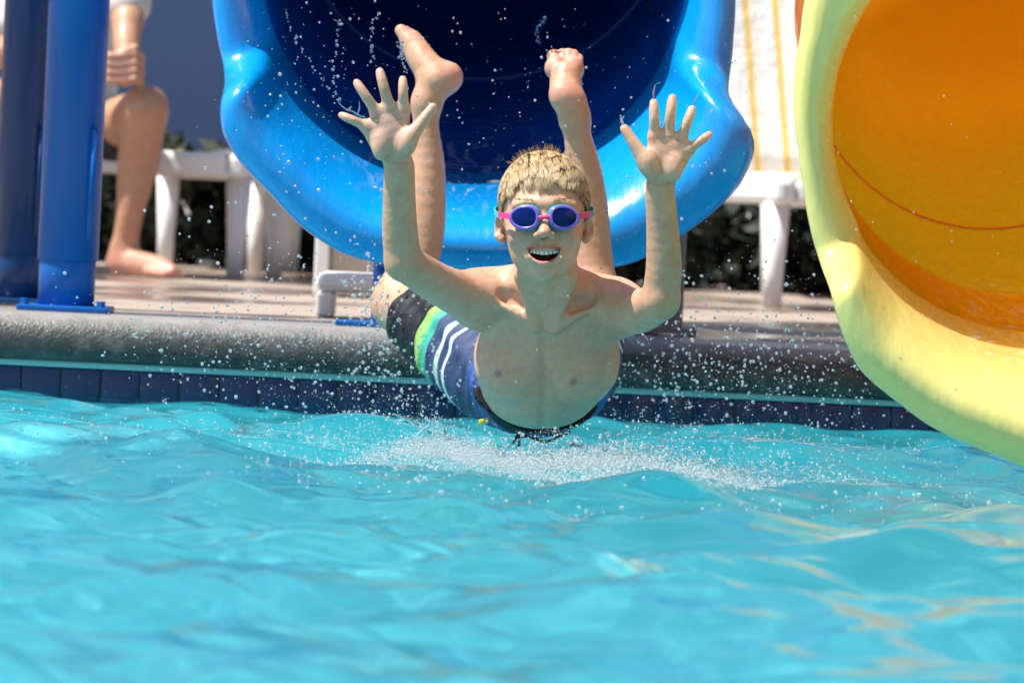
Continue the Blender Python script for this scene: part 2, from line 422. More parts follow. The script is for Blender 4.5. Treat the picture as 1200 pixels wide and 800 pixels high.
# boundary wall and dark hedge behind the loungers
v, f = box(-9, 9, 17.6, 17.9, DECK_Z - 0.004, 2.5, 0.02)
bw = mesh('boundary_wall', v, f, MAT['wall_blue'], smooth=False)
bw['label'] = 'plain slate blue painted wall behind the loungers'; bw['category'] = 'wall'

# ------------------------------------------------------------------ water slides
def slide(name, centre, Y, outer, rin_px, proto, rise, bend, mat, tmat, label, lipy, lipk, protr):
    C = at(*centre, Y)
    px = F_PX / Y
    ang, rad = [], []
    for (x, y) in outer:
        d = at(x, y, Y) - C
        ang.append(math.atan2(d[2], d[0])); rad.append(math.hypot(d[0], d[2]))
    o = np.argsort(ang); ang = np.array(ang)[o]; rad = np.array(rad)[o]
    ang = np.concatenate([ang - 2 * math.pi, ang, ang + 2 * math.pi]); rad = np.tile(rad, 3)
    nt = 260
    th = np.linspace(-math.pi, math.pi, nt, endpoint=False)
    ro = np.interp(th, ang, rad)
    for _ in range(1): ro = (np.roll(ro, 1) + 2 * ro + np.roll(ro, -1)) / 4
    ri = rin_px / px
    low = np.array([proto(t) for t in th])            # 0 top rim .. 1 scoop lip
    for _ in range(2): low = (np.roll(low, 1) + 2 * low + np.roll(low, -1)) / 4
    dep = 0.10 + lipy * low                             # how far the bell mouth reaches back
    prot = 0.02 + protr * low                          # forward reach of the lip
    rows = []
    ct, st = np.cos(th), np.sin(th)
    def ring(r, y, cx=0, cz=0):
        rows.append(np.stack([C[0] + cx + r * ct, C[1] + y, C[2] + cz + r * st], -1))
    # tube, from the far end to the mouth
    T = np.linspace(4.2, 0.42, 26)
    def path(s):
        return (bend * max(0, s - 1.3) ** 2, rise * s + 0.16 * max(0, s - 1.2) ** 2)
    for s in T:
        x, z = path(s); ring(np.full(nt, ri), np.full(nt, s), x, z)
    # bell mouth: quarter ellipse from the tube wall to the rim
    w = ro - ri
    for k in range(1, 15):
        a = k / 14 * math.pi / 2 * 0.98
        rr = ri + (w * 0.72) * (1 - math.cos(a)) ** 1.0
        yy = dep * (1 - math.sin(a)) - prot * math.sin(a)
        x, z = path(0.42); fade = (1 - k / 14) ** 2 * 0.5
        ring(rr, yy, 0, z * fade)
    # outer bead rolled back
    b = w * 0.28
    for k in range(1, 13):
        a = k / 12 * math.pi * 0.93
        ring(ro - b + b * np.sin(a), -prot + b * 1.3 * (1 - np.cos(a)) * 0.75)
    ring(ro - b * 1.7, -prot + b * 2.6 + 0.03); ring(ri + 0.03 + 0 * ro, 0.30 + 0 * ro, 0, path(.3)[1]); ring(ri + 0.014 + 0 * ro, 0.44 + 0 * ro, 0, path(.44)[1])
    def skin(rows):
        V = np.concatenate(rows); R = len(rows)
        ii = np.arange(R * nt).reshape(R, nt); jj = np.roll(ii, -1, 1)
        return V, np.stack([ii[:-1], jj[:-1], jj[1:], ii[1:]], -1).reshape(-1, 4)
    cut = 26 + lipk
    far = rows[0].mean(0); cap = [far + (rows[0] - far) * q for q in (0.0005, 0.5)]  # unseen far end closed off, added to keep sky light out of the tube
    base = C.copy(); base[1] += 0.1; base[2] = DECK_Z
    root = empty(name, base, label, 'water slide')
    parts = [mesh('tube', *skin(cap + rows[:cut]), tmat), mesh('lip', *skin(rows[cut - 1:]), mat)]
    # thin sheet of water running out over the floor of the mouth
    sel = np.where(np.abs(th + math.pi / 2) < 0.62)[0]
    fr_rows = rows[22:cut + 8]; FV = []; EA = []
    for R_ in fr_rows:
        c_ = R_.mean(0); q = R_[sel]; d_ = c_ - q; d_[:, 1] = 0; d_ /= np.linalg.norm(d_, axis=1)[:, None]
        edge = np.clip((0.62 - np.abs(th[sel] + math.pi / 2)) / 0.40, 0, 1)[:, None]
        kk = len(EA) / (len(fr_rows) - 1); EA.append(edge[:, 0] * min(1, 3.5 * kk, 3.5 * (1 - kk)))
        FV.append(q + d_ * (0.0008 + 0.004 * edge) + np.array([0, -0.002, 0]))
    m_ = len(sel); FV = np.concatenate(FV); ii = np.arange(len(FV)).reshape(-1, m_)
    film = mesh('water_film', FV, np.stack([ii[:-1, :-1], ii[:-1, 1:], ii[1:, 1:], ii[1:, :-1]], -1).reshape(-1, 4), MAT['film'], attrs={'edge': ('val', np.concatenate(EA))}); film['kind'] = 'stuff'; parts.append(film)
    # joints between tube sections
    for s in (1.0,):
        x, z = path(s)
        pts = [(C[0] + x + (ri - 0.001) * math.cos(a), C[1] + s - 0.1 * 0, C[2] + z + (ri - 0.001) * math.sin(a)) for a in np.linspace(0, 2 * math.pi, 97)]
        tv, tf = tube(pts, 0.0032, 6, cap=False)
        parts.append(mesh('joint_ring', tv, tf, MAT['seal_' + tmat.name]))
    return root, parts, C, path

def lower(lo, hi, soft):
    def fn(t):                      # t is an angle, -pi/2 is straight down
        d = abs((t + math.pi / 2 + math.pi) % (2 * math.pi) - math.pi)
        e = lo if (t > -math.pi / 2 and t < math.pi / 2) else hi
        x = (e - d) / soft
        return min(1, max(0, 0.5 + x))
    return fn

b_outer = [(248, 0), (252, 30), (260, 70), (268, 100), (266, 116), (263, 130), (266, 158), (285, 190), (320, 226), (360, 268), (405, 297), (450, 308),
           (520, 312), (600, 314), (690, 316), (740, 308), (790, 280), (832, 250), (866, 215), (882, 175), (877, 152), (860, 130), (850, 116), (855, 90), (860, 40), (862, 0),
           (860, -60), (835, -180), (760, -290), (660, -345), (555, -360), (450, -345), (350, -290), (275, -180), (250, -60)]
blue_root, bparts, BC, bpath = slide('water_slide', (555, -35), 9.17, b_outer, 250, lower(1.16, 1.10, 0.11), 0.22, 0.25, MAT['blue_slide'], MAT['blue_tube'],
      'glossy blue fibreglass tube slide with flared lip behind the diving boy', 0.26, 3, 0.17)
# steel support with base plate under the blue lip, and grey column
pb = at(441, 388, 9.66)
tv, tf = tube([(pb[0], 9.66, DECK_Z + 0.008), (pb[0], 9.66, 0.36), (pb[0] + 0.03, 9.68, 0.50)], 0.012, 12)
bparts.append(mesh('support_leg', tv, tf, MAT['blue_steel']))
tv, tf = box(pb[0] - 0.08, pb[0] + 0.05, 9.60, 9.72, DECK_Z, DECK_Z + 0.010, 0.002)
bparts.append(mesh('base_plate', tv, tf, MAT['blue_steel'], smooth=False))
reparent(blue_root, bparts)

y_outer = [(945, -10), (938, 40), (931, 85), (930, 125), (936, 180), (942, 225), (948, 262), (960, 305), (965, 332), (974, 372), (998, 428), (1045, 468), (1080, 494), (1130, 517), (1165, 531), (1200, 546),
           (1260, 556), (1320, 540), (1400, 480), (1470, 400), (1510, 300), (1530, 160), (1520, 30), (1480, -80), (1400, -150), (1225, -190), (1080, -150), (990, -80)]
yel_root, yparts, YC, ypath = slide('water_slide', (1225, 165), 7.5, y_outer, 246, lower(1.0, 0.98, 0.10), 0.18, 0.75, MAT['yellow_slide'], MAT['orange_glow_tube'],
      'yellow fibreglass tube slide with painted orange glow inside and wavy lip near the water', 0.16, 2, 0.16)
tv, tf = tube([(YC[0] + 0.1, 9.75, DECK_Z), (YC[0] + 0.12, 9.75, YC[2] + ypath(2.25)[1] - 0.31)], 0.05, 20)
yparts.append(mesh('support_leg', tv, tf, MAT['blue_steel']))
reparent(yel_root, yparts)

# ------------------------------------------------------------------ blue steel posts on the left
def post(px, Y, r, base_py, label, lean, mat):
    b = at(px, base_py, Y); b[2] = DECK_Z
    root = empty('support_post', b, label, 'post', 'blue steel slide posts')
    x, y = b[0], b[1]; P = []
    tv, tf = tube([(x, y, DECK_Z + 0.10), (x + lean, y, 2.6)], r, 40); P.append(mesh('shaft', tv, tf, mat))
    tv, tf = tube([(x, y, DECK_Z + 0.008), (x, y, DECK_Z + 0.098), (x, y, DECK_Z + 0.105)], [r * 0.93, r * 0.93, r * 0.9], 40); P.append(mesh('foot_sleeve', tv, tf, mat))
    tv, tf = tube([(x + r * 0.93 * 0.75, y - r * 0.7, DECK_Z + 0.14 + 0.0), (x + r * .75, y - r * .70, 0.52)], 0.007, 8); P.append(mesh('weld_seam', tv, tf, mat))
    tv, tf = box(x - r * 1.5, x + r * 1.5, y - r * 1.4, y + r * 1.4, DECK_Z, DECK_Z + 0.012, 0.003); P.append(mesh('base_plate', tv, tf, mat, smooth=False))
    for sx in (-1, 1):
        tv, tf = tube([(x + sx * r * 1.25, y - r * 1.15, DECK_Z + 0.010), (x + sx * r * 1.25, y - r * 1.15, DECK_Z + 0.024)], 0.010, 6)
        P.append(mesh('bolt', tv, tf, mat, smooth=False))
    reparent(root, P)
post(77, 9.72, 0.060, 362, 'bright blue steel post standing nearer the pool edge', 0, MAT['blue_steel'])
post(20, 10.15, 0.052, 350, 'darker blue steel post set back behind the other post', 0, MAT['dark_steel'])

# ------------------------------------------------------------------ loungers
def stripe_mat(name, axis, freq):
    m, n, l, p = nm(name)
    tc = N(n, 'ShaderNodeTexCoord'); sx = N(n, 'ShaderNodeSeparateXYZ'); l.new(tc.outputs['Object'], sx.inputs[0])
    mu = N(n, 'ShaderNodeMath', operation='MULTIPLY'); mu.inputs[1].default_value = freq; l.new(sx.outputs[axis], mu.inputs[0])
    fr = N(n, 'ShaderNodeMath', operation='FRACT'); l.new(mu.outputs[0], fr.inputs[0])
    gt = N(n, 'ShaderNodeValToRGB'); cr = gt.color_ramp; cr.interpolation = 'CONSTANT'
    W, Yl = (0.82, 0.80, 0.77, 1), (0.78, 0.54, 0.17, 1)
    cr.elements[0].position = 0; cr.elements[0].color = W; cr.elements[1].position = 0.45; cr.elements[1].color = Yl
    e = cr.elements.new(0.68); e.color = W; e = cr.elements.new(0.80); e.color = (0.80, 0.70, 0.45, 1); e = cr.elements.new(0.86); e.color = W
    l.new(fr.outputs[0], gt.inputs[0]); l.new(gt.outputs[0], p.inputs['Base Color']); p.inputs['Roughness'].default_value = 0.9
    no = N(n, 'ShaderNodeTexNoise', Scale=25, Detail=4); l.new(tc.outputs['Object'], no.inputs[0])
    bp = N(n, 'ShaderNodeBump', Strength=0.4, Distance=0.02); l.new(no.outputs['Fac'], bp.inputs['Height']); l.new(bp.outputs[0], p.inputs['Normal'])
    return m
MAT['stripe'] = stripe_mat('striped_sling', 'X', 10.5)

def lounger(x0, yf, label, back=True, yaw=0.0):
    """resin sun lounger seen from its foot end; x0 left side, yf front"""
    W, L, H = 0.62, 1.30, 0.36
    root = empty('sun_lounger', (x0 + W / 2, yf + L / 2, DECK_Z), label, 'sun lounger', 'white resin sun loungers')
    P = []
    def add(nm_, vf, mat, sm=False, par=None):
        o = mesh(nm_, vf[0], vf[1], mat, smooth=sm); P.append(o) if par is None else None
        if par: o.parent = par
        return o
    z = DECK_Z + H
    for sx in (0, W):
        add('side_rail', box(x0 + sx - 0.03, x0 + sx + 0.03, yf, yf + L, z - 0.075, z, 0.02), MAT['white_resin'])
    add('front_rail', box(x0 + 0.031, x0 + W - 0.031, yf, yf + 0.06, z - 0.075, z - 0.002, 0.02), MAT['white_resin'])
    for sx in (0, W):
        for sy in (0.09, L - 0.12):
            add('leg', tube([(x0 + sx, yf + sy, DECK_Z), (x0 + sx, yf + sy, DECK_Z + 0.1), (x0 + sx, yf + sy, z - 0.07)], [0.025, 0.027, 0.038], 12), MAT['white_resin'], True)
    # seat sling, slightly sagging
    V, n1 = [], 9
    for j in range(13):
        for i in range(n1):
            u = i / (n1 - 1)
            V.append((x0 + 0.028 + (W - 0.056) * u, yf + 0.03 + j / 12 * (L * 0.62), z + 0.012 - 0.03 * math.sin(math.pi * u)))
    Fq = [[j * n1 + i, j * n1 + i + 1, (j + 1) * n1 + i + 1, (j + 1) * n1 + i] for j in range(12) for i in range(n1 - 1)]
    s = add('seat_sling', (np.array(V), Fq), MAT['stripe'], True)
    so_ = s.modifiers.new('thick', 'SOLIDIFY'); so_.thickness = 0.02
    if back:
        V = []
        for j in range(13):
            for i in range(n1):
                u = i / (n1 - 1); t = j / 12
                V.append((x0 + 0.028 + (W - 0.056) * u, yf + L * 0.60 + 0.35 * t + 0.05 * math.sin(math.pi * u), z + 0.02 + 0.78 * t))
        s = add('backrest_sling', (np.array(V), Fq), MAT['stripe'], True)
        so_ = s.modifiers.new('thick', 'SOLIDIFY'); so_.thickness = 0.02
        for sx in (0.0, W):
            add('backrest_frame', tube([(x0 + sx, yf + L * 0.60, z), (x0 + sx, yf + L * 0.60 + 0.35, z + 0.80)], 0.022, 10), MAT['white_resin'], True)
        add('backrest_rail', tube([(x0, yf + L * 0.60 + 0.352, z + 0.80), (x0 + W, yf + L * 0.60 + 0.352, z + 0.80)], 0.024, 10), MAT['white_resin'], True)
        for sx in (0.06, W - 0.06):
            add('prop', tube([(x0 + sx, yf + L * 0.60 + 0.20, z + 0.42), (x0 + sx, yf + L - 0.04, z - 0.03)], 0.014, 8), MAT['white_resin'], True)
    reparent(root, P); root.rotation_euler.z = yaw; return root
xa = at(278, 250, 14.2)[0] - 0.62
lounger(xa, 14.12, 'white lounger with striped sling under the seated person', back=False)
lounger(at(324, 250, 14.9)[0], 14.8, 'white lounger standing half hidden behind the blue slide lip', back=False)
lounger(at(858, 300, 13.6)[0] - 0.02, 13.5, 'white lounger with raised yellow striped backrest between both slides', yaw=math.radians(13))

lounger(at(196, 250, 15.8)[0], 15.7, 'white lounger in the back row just right of the seated person', back=False)
lounger(at(905, 250, 15.6)[0], 15.5, 'white lounger in the back row behind the striped backrest', back=False)
# low white pipe rail and beige box, near the edge behind the splash
q = at(368, 392, 10.35)
root = empty('pool_step', (q[0] + 0.14, 10.42, DECK_Z), 'low white moulded step on the deck behind the knee splash', 'step')
P = []
v, f = box(q[0], q[0] + 0.27, 10.33, 10.52, DECK_Z + 0.050, DECK_Z + 0.092, 0.016); P.append(mesh('tread', v, f, MAT['white_resin'], smooth=False))
for cx_ in (q[0] + 0.002, q[0] + 0.232):
    v, f = box(cx_, cx_ + 0.036, 10.335, 10.515, DECK_Z - 0.004, DECK_Z + 0.0505, 0.008); P.append(mesh('leg', v, f, MAT['white_resin'], smooth=False))
reparent(root, P)
q = at(376, 335, 12.4)
root = empty('storage_box', (q[0] + 0.22, 12.6, DECK_Z), 'small beige box with white corner posts under blue slide lip', 'box')
P = []
v, f = box(q[0] + 0.02, q[0] + 0.44, 12.42, 12.8, DECK_Z + 0.02, DECK_Z + 0.17, 0.01); P.append(mesh('panel', v, f, MAT['beige'], smooth=False))
for cx_ in (q[0], q[0] + 0.46):
    v, f = box(cx_ - 0.019, cx_ + 0.019, 12.40, 12.44, DECK_Z, DECK_Z + 0.20, 0.006); P.append(mesh('corner_post', v, f, MAT['white_resin'], smooth=False))
v, f = box(q[0] - 0.03, q[0] + 0.49, 12.39, 12.82, DECK_Z + 0.2005, DECK_Z + 0.225, 0.006); P.append(mesh('lid', v, f, MAT['grey_steel'], smooth=False))
reparent(root, P)
q = at(782, 392, 10.3)
tv, tf = box(q[0] - 0.03, q[0] + 0.03, 10.27, 10.33, DECK_Z, 0.83, 0.01)
root = empty('support_post', (q[0], 10.3, DECK_Z), 'square grey steel post under the right side of the blue slide', 'post')
P = [mesh('shaft', tv, tf, MAT['grey_steel'], smooth=False)]
tv, tf = box(q[0] - 0.06, q[0] + 0.06, 10.24, 10.36, DECK_Z - 0.001, DECK_Z + 0.012, 0.003); P.append(mesh('base_plate', tv, tf, MAT['grey_steel'], smooth=False))
reparent(root, P)

# hedge: dark leaves behind the loungers
def leaf_cloud(name, n, lo, hi, size, mat):
    c = RNG.uniform(lo, hi, (n, 3)); top = hi[2] - 0.07 * np.abs(np.sin(c[:, 0] * 9) + np.sin(c[:, 0] * 23 + 1))
    c[:, 2] = np.minimum(c[:, 2], top)
    a = RNG.normal(size=(n, 3)); a /= np.linalg.norm(a, axis=1)[:, None]
    b = np.cross(a, RNG.normal(size=(n, 3))); b /= np.linalg.norm(b, axis=1)[:, None]
    s = RNG.uniform(0.6, 1.3, (n, 1)) * size
    V = np.stack([c - a * s, c + b * s * 0.45, c + a * s, c - b * s * 0.45], 1).reshape(-1, 3)
    return mesh(name, V, np.arange(4 * n).reshape(n, 4), mat, smooth=False)
MAT['leaf'] = simple('dark_leaf', (0.010, 0.018, 0.007), 0.7, 0.5, 3)
MAT['stem'] = simple('hedge_stem', (0.03, 0.022, 0.015), 0.9, 0.3, 8)
root = empty('hedge', (0, 16.7, DECK_Z), 'low dark leafy hedge along the foot of the blue wall', 'hedge')
a = leaf_cloud('foliage', 15000, (-3.0, 16.2, DECK_Z + 0.01), (3.0, 17.2, DECK_Z + 0.42), 0.05, MAT['leaf']); a['kind'] = 'stuff'
st = [a]
for j in range(16):
    bx = -2.9 + 0.38 * j
    st.append(mesh('stem', *tube([(bx, 16.7, DECK_Z - 0.004), (bx + random.uniform(-.05, .05), 16.7, DECK_Z + 0.2), (bx + random.uniform(-.1, .1), 16.8, DECK_Z + 0.36)], [0.018, 0.012, 0.005], 6), MAT['stem']))
reparent(root, st)

# ------------------------------------------------------------------ bodies: one smooth implicit surface each
class Body:
    def __init__(s, lo, hi, h):
        s.h = h; s.lo = np.asarray(lo, float)
        s.n = np.ceil((np.asarray(hi) - s.lo) / h).astype(int) + 1
        s.F = np.full(s.n, 0.05, np.float32)
    def sub(s, lo, hi):
        a = np.clip(np.floor((lo - s.lo) / s.h).astype(int), 0, s.n); b = np.clip(np.ceil((hi - s.lo) / s.h).astype(int) + 1, 0, s.n)
        if np.any(b <= a): return None
        sl = tuple(slice(i, j) for i, j in zip(a, b))
        ax = [(s.lo[i] + s.h * np.arange(a[i], b[i])).astype(np.float32) for i in range(3)]
        return sl, np.meshgrid(*ax, indexing='ij')
    def put(s, sl, d, k, cut=False):
        F = s.F[sl]
        if cut:
            h = np.clip(0.5 - 0.5 * (F + d) / k, 0, 1); s.F[sl] = F + (-d - F) * h + k * h * (1 - h)
        else:
            h = np.clip(0.5 + 0.5 * (F - d) / k, 0, 1); s.F[sl] = F + (d - F) * h - k * h * (1 - h)
    def cone(s, a, b, ra, rb, k=0.01, flat=None, cut=False):
        a = np.asarray(a, float); b = np.asarray(b, float); m = max(ra, rb) * 1.02 + k + 0.022
        g = s.sub(np.minimum(a, b) - m, np.maximum(a, b) + m)
        if g is None: return
        sl, (X, Y, Z) = g
        ba = b - a; L2 = ba @ ba + 1e-12
        px, py, pz = X - a[0], Y - a[1], Z - a[2]
        t = np.clip((px * ba[0] + py * ba[1] + pz * ba[2]) / L2, 0, 1)
        dx, dy, dz = px - t * ba[0], py - t * ba[1], pz - t * ba[2]
        r = ra + (rb - ra) * t
        q = dx * dx + dy * dy + dz * dz
        if flat is not None:
            n, fac = flat; w = dx * n[0] + dy * n[1] + dz * n[2]
            L = np.sqrt(q + w * w * (1 / fac ** 2 - 1)) + 1e-9
            d = (L - r) * np.sqrt(q) / L
            d = np.where(np.sqrt(q) < 1e-6, -r * fac, d)
        else: d = np.sqrt(q) - r
        s.put(sl, d, k, cut)
    def chain(s, pts, rad, k=0.01, flat=None, sub=4):
        """a limb: smooth path with smooth taper, blended into the body once"""
        q = [np.append(np.asarray(a, float), r) for a, r in zip(pts, rad)]
        q = spline(q, (len(q) - 1) * sub + 1) if len(q) > 2 else q
        P3 = np.array([a[:3] for a in q]); m = max(rad) * 1.05 + k + 0.022
        g = s.sub(P3.min(0) - m, P3.max(0) + m)
        if g is None: return
        sl, _ = g
        T = Body.__new__(Body); T.h = s.h; T.lo = s.lo + s.h * np.array([x.start for x in sl]); T.F = np.full(s.F[sl].shape, 0.05, np.float32); T.n = np.array(T.F.shape)
        for i in range(len(q) - 1): T.cone(q[i][:3], q[i + 1][:3], q[i][3], q[i + 1][3], 0.0015, flat)
        s.put(sl, T.F, k)
    def ell(s, c, r, R=None, k=0.01, cut=False, warp=None):
        c = np.asarray(c, float); R = np.eye(3) if R is None else R; m = max(r) + k + 0.022
        g = s.sub(c - m, c + m)
        if g is None: return
        sl, (X, Y, Z) = g
        p = [(X - c[0]) * R[i][0] + (Y - c[1]) * R[i][1] + (Z - c[2]) * R[i][2] for i in range(3)]
        if warp: p = warp(p)
        k0 = np.sqrt(sum((p[i] / r[i]) ** 2 for i in range(3))); k1 = np.sqrt(sum((p[i] / r[i] ** 2) ** 2 for i in range(3))) + 1e-9
        s.put(sl, k0 * (k0 - 1) / k1, k, cut)
    def plane(s, c, n):
        n = np.asarray(n, float) / np.linalg.norm(n)
        ax = [(s.lo[i] + s.h * np.arange(s.n[i]) - c[i]).astype(np.float32) for i in range(3)]
        d = ax[0][:, None, None] * n[0] + ax[1][None, :, None] * n[1] + ax[2][None, None, :] * n[2]
        np.maximum(s.F, d, out=s.F)
    def mesh(s, smooth=1):
        g = openvdb.FloatGrid(0.05); g.copyFromArray(s.F)
        v, q = g.convertToQuads(isovalue=0.0)
        v = v.astype(np.float64) * s.h + s.lo
        q = q[:, ::-1].copy()
        e = np.concatenate([q[:, [0, 1]], q[:, [1, 2]], q[:, [2, 3]], q[:, [3, 0]]])
        for lam in [0.5, -0.52] * smooth + [0.35]:
            acc = np.zeros_like(v); cnt = np.zeros(len(v))
            for i in (0, 1):
                j = 1 - i
                for c in range(3): acc[:, c] += np.bincount(e[:, i], v[e[:, j], c], len(v))
                cnt += np.bincount(e[:, i], minlength=len(v))
            v = v + lam * (acc / np.maximum(cnt, 1)[:, None] - v)
        return v, q

def blend(col, mask, c):
    return col + mask[:, None] * (np.asarray(c) - col)
def dist_seg(v, a, b):
    a = np.asarray(a); ba = np.asarray(b) - a; t = np.clip(((v - a) @ ba) / (ba @ ba + 1e-12), 0, 1)
    return np.linalg.norm(v - a - t[:, None] * ba, axis=1)
def soft(d, r, w):
    return np.clip((r + w - d) / (2 * w), 0, 1)

# ------------------------------------------------------------------ the diving boy
P_ = at
B = Body((-0.33, 7.78, -0.02), (0.36, 9.02, 0.78), 0.0026)
DY = np.array([0, 1.0, 0])
# torso, arched: chest towards the camera, hips behind and low
c0, c1, c2, c3, c4 = P_(641, 390, 8.225), P_(641, 420, 8.25), P_(636, 446, 8.33), P_(629, 452, 8.43), P_(617, 438, 8.54)
ax = c3 - P_(641, 382, 8.18); ax /= np.linalg.norm(ax)
ven = np.cross(ax, EX); ven /= np.linalg.norm(ven)
if ven[2] > 0: ven = -ven
fl = (ven, 0.70)
B.chain([c0, c1, c2, c3, c4], [0.100, 0.123, 0.107, 0.098, 0.113], 0.03, fl)
for (x, y) in ((598, 425), (684, 428)):                    # chest muscles
    c = P_(x, y, 8.20) + ven * 0.012; B.ell(c, (0.055, 0.045, 0.045), None, 0.03)
# shoulder girdle
shL, shR = P_(562, 352, 8.17), P_(722, 362, 8.17)
B.cone(shL, shR, 0.043, 0.043, 0.035)
nk0, nk1 = P_(640, 300, 8.085), P_(641, 375, 8.168)
B.cone(nk0, nk1, 0.0505, 0.052, 0.012)
B.cone(P_(625, 335, 8.15), P_(572, 340, 8.19), 0.040, 0.032, 0.035)
B.cone(P_(657, 337, 8.15), P_(712, 351, 8.19), 0.040, 0.032, 0.035)
# collar bones and the two cords of the neck
notch = P_(636, 386, 8.108)
B.chain([P_(626, 383, 8.112), P_(600, 363, 8.112), P_(568, 344, 8.130)], [0.0085, 0.008, 0.008], 0.010)
B.chain([P_(648, 386, 8.112), P_(675, 369, 8.112), P_(712, 353, 8.130)], [0.0085, 0.008, 0.008], 0.010)
B.cone(P_(613, 322, 8.075), P_(629, 381, 8.112), 0.016, 0.0085, 0.010)
B.cone(P_(667, 324, 8.075), P_(647, 383, 8.112), 0.016, 0.0085, 0.010)
# shoulder caps, ribs and the edge of the rib cage
B.ell(P_(560, 348, 8.150), (0.040, 0.042, 0.038), None, 0.02); B.ell(P_(724, 360, 8.150), (0.040, 0.042, 0.038), None, 0.02)
B.cone(P_(639, 402, 8.108), P_(638, 470, 8.165), 0.006, 0.007, 0.022, cut=True)
B.cone(P_(610, 353, 8.110), P_(588, 347, 8.122), 0.006, 0.005, 0.020, cut=True)
B.cone(P_(669, 357, 8.110), P_(695, 354, 8.122), 0.006, 0.005, 0.020, cut=True)
# arms
elL, wrL = P_(473, 307, 7.985), P_(468, 196, 7.93)
B.chain([shL, P_(520, 336, 8.08), elL], [0.044, 0.0345, 0.030], 0.025)
B.chain([elL, P_(469, 275, 7.97), P_(468, 232, 7.95), wrL], [0.030, 0.0288, 0.0262, 0.0245], 0.010, (DY, 0.88))
elR, wrR = P_(774, 352, 7.965), P_(773, 220, 7.92)
B.chain([shR, P_(750, 364, 8.06), elR], [0.044, 0.036, 0.031], 0.025)
B.chain([elR, P_(778, 312, 7.95), P_(776, 262, 7.935), wrR], [0.030, 0.0290, 0.0255, 0.0232], 0.010, (DY, 0.88))
# hands: palm rays, then fingers with knuckle bends
def hand(wr, rays, thumb, yw, tips):
    for (kx, ky, tx, ty, r, dip) in rays:
        k = P_(kx, ky, yw); t = P_(tx, ty, yw - 0.004)
        B.cone(wr + (k - wr) * 0.12, k, 0.0150, 0.0108, 0.010, (DY, 0.85))
        L = t - k; m1 = k + L * 0.46 + DY * -0.006; m2 = k + L * 0.76 + DY * -0.004
        B.chain([k, k + L * 0.25 + DY * -0.002], [0.0102, r], 0.006)
        B.chain([k + L * 0.2 + DY * -0.002, m1, m2, t + DY * 0.002], [r, r * 0.98, r * 0.93, r * 0.80], 0.002)
        tips.append(t)
    a, b, c, d = thumb
    a, b, c, d = P_(*a, yw + 0.002), P_(*b, yw - 0.008), P_(*c, yw - 0.010), P_(*d, yw - 0.006)
    B.chain([a, b, c, d], [0.015, 0.0135, 0.0098, 0.0078], 0.006); tips.append(d)
TIPS = []
hand(wrL, [(429, 148, 400, 135, 0.0072, 0), (441, 131, 418, 97, 0.0080, 0), (456, 125, 445, 84, 0.0084, 0), (473, 128, 472, 93, 0.0080, 0)],
     ((470, 178), (481, 160), (493, 145), (507, 126)), 7.915, TIPS)
B.ell(P_(454, 158, 7.915), (0.030, 0.0125, 0.034), None, 0.012)
B.ell(P_(478, 168, 7.900), (0.013, 0.011, 0.020), None, 0.012)       # ball of the thumb
B.ell(P_(446, 172, 7.905), (0.013, 0.010, 0.022), None, 0.012)
hand(wrR, [(767, 160, 766, 120, 0.0080, 0), (783, 158, 788, 115, 0.0084, 0), (798, 164, 811, 128, 0.0080, 0), (806, 176, 831, 158, 0.0072, 0)],
     ((766, 203), (755, 187), (744, 170), (732, 151)), 7.905, TIPS)
B.ell(P_(780, 185, 7.905), (0.030, 0.0125, 0.032), None, 0.012)
B.ell(P_(760, 192, 7.890), (0.013, 0.011, 0.020), None, 0.012)
B.ell(P_(790, 198, 7.895), (0.013, 0.010, 0.020), None, 0.012)
# legs, knees bent with the shins up
hipL, knL = P_(578, 432, 8.56), P_(470, 356, 8.82)
hipR, knR = P_(664, 436, 8.56), P_(694, 350, 8.84)
B.chain([hipL, knL], [0.078, 0.050], 0.03); B.chain([hipR, knR], [0.078, 0.050], 0.03)
B.ell(knL + np.array([-0.004, 0, -0.002]), (0.045, 0.047, 0.045), None, 0.02)
B.chain([P_(474, 345, 8.83), P_(489, 296, 8.85), P_(496, 255, 8.86), P_(501, 195, 8.865), P_(499, 148, 8.865), P_(500, 118, 8.865)],
        [0.046, 0.042, 0.0405, 0.0315, 0.0235, 0.026], 0.02)
B.chain([P_(694, 345, 8.85), P_(690, 300, 8.86), P_(688, 250, 8.865), P_(684, 200, 8.86), P_(677, 160, 8.85), P_(673, 138, 8.84)],
        [0.047, 0.0425, 0.039, 0.0325, 0.0245, 0.026], 0.02)
# left foot of the picture: seen from its inner side, toes up
B.chain([P_(500, 122, 8.865), P_(508, 100, 8.868)], [0.0255, 0.030], 0.015)
B.ell(P_(526, 91, 8.872), (0.026, 0.026, 0.028), None, 0.018)
B.chain([P_(512, 92, 8.87), P_(496, 72, 8.885), P_(482, 49, 8.905)], [0.031, 0.0265, 0.0215], 0.015)
for (x, y, tx, ty, r, dy) in ((480, 50, 470, 36, 0.0115, -0.008), (484, 48, 476, 36, 0.0085, 0.006), (486, 49, 481, 38, 0.0078, 0.018), (488, 51, 485, 41, 0.0074, 0.028), (489, 54, 488, 45, 0.0070, 0.037)):
    B.cone(P_(x, y, 8.903 + dy), P_(tx, ty, 8.915 + dy), r * 1.15, r, 0.004)
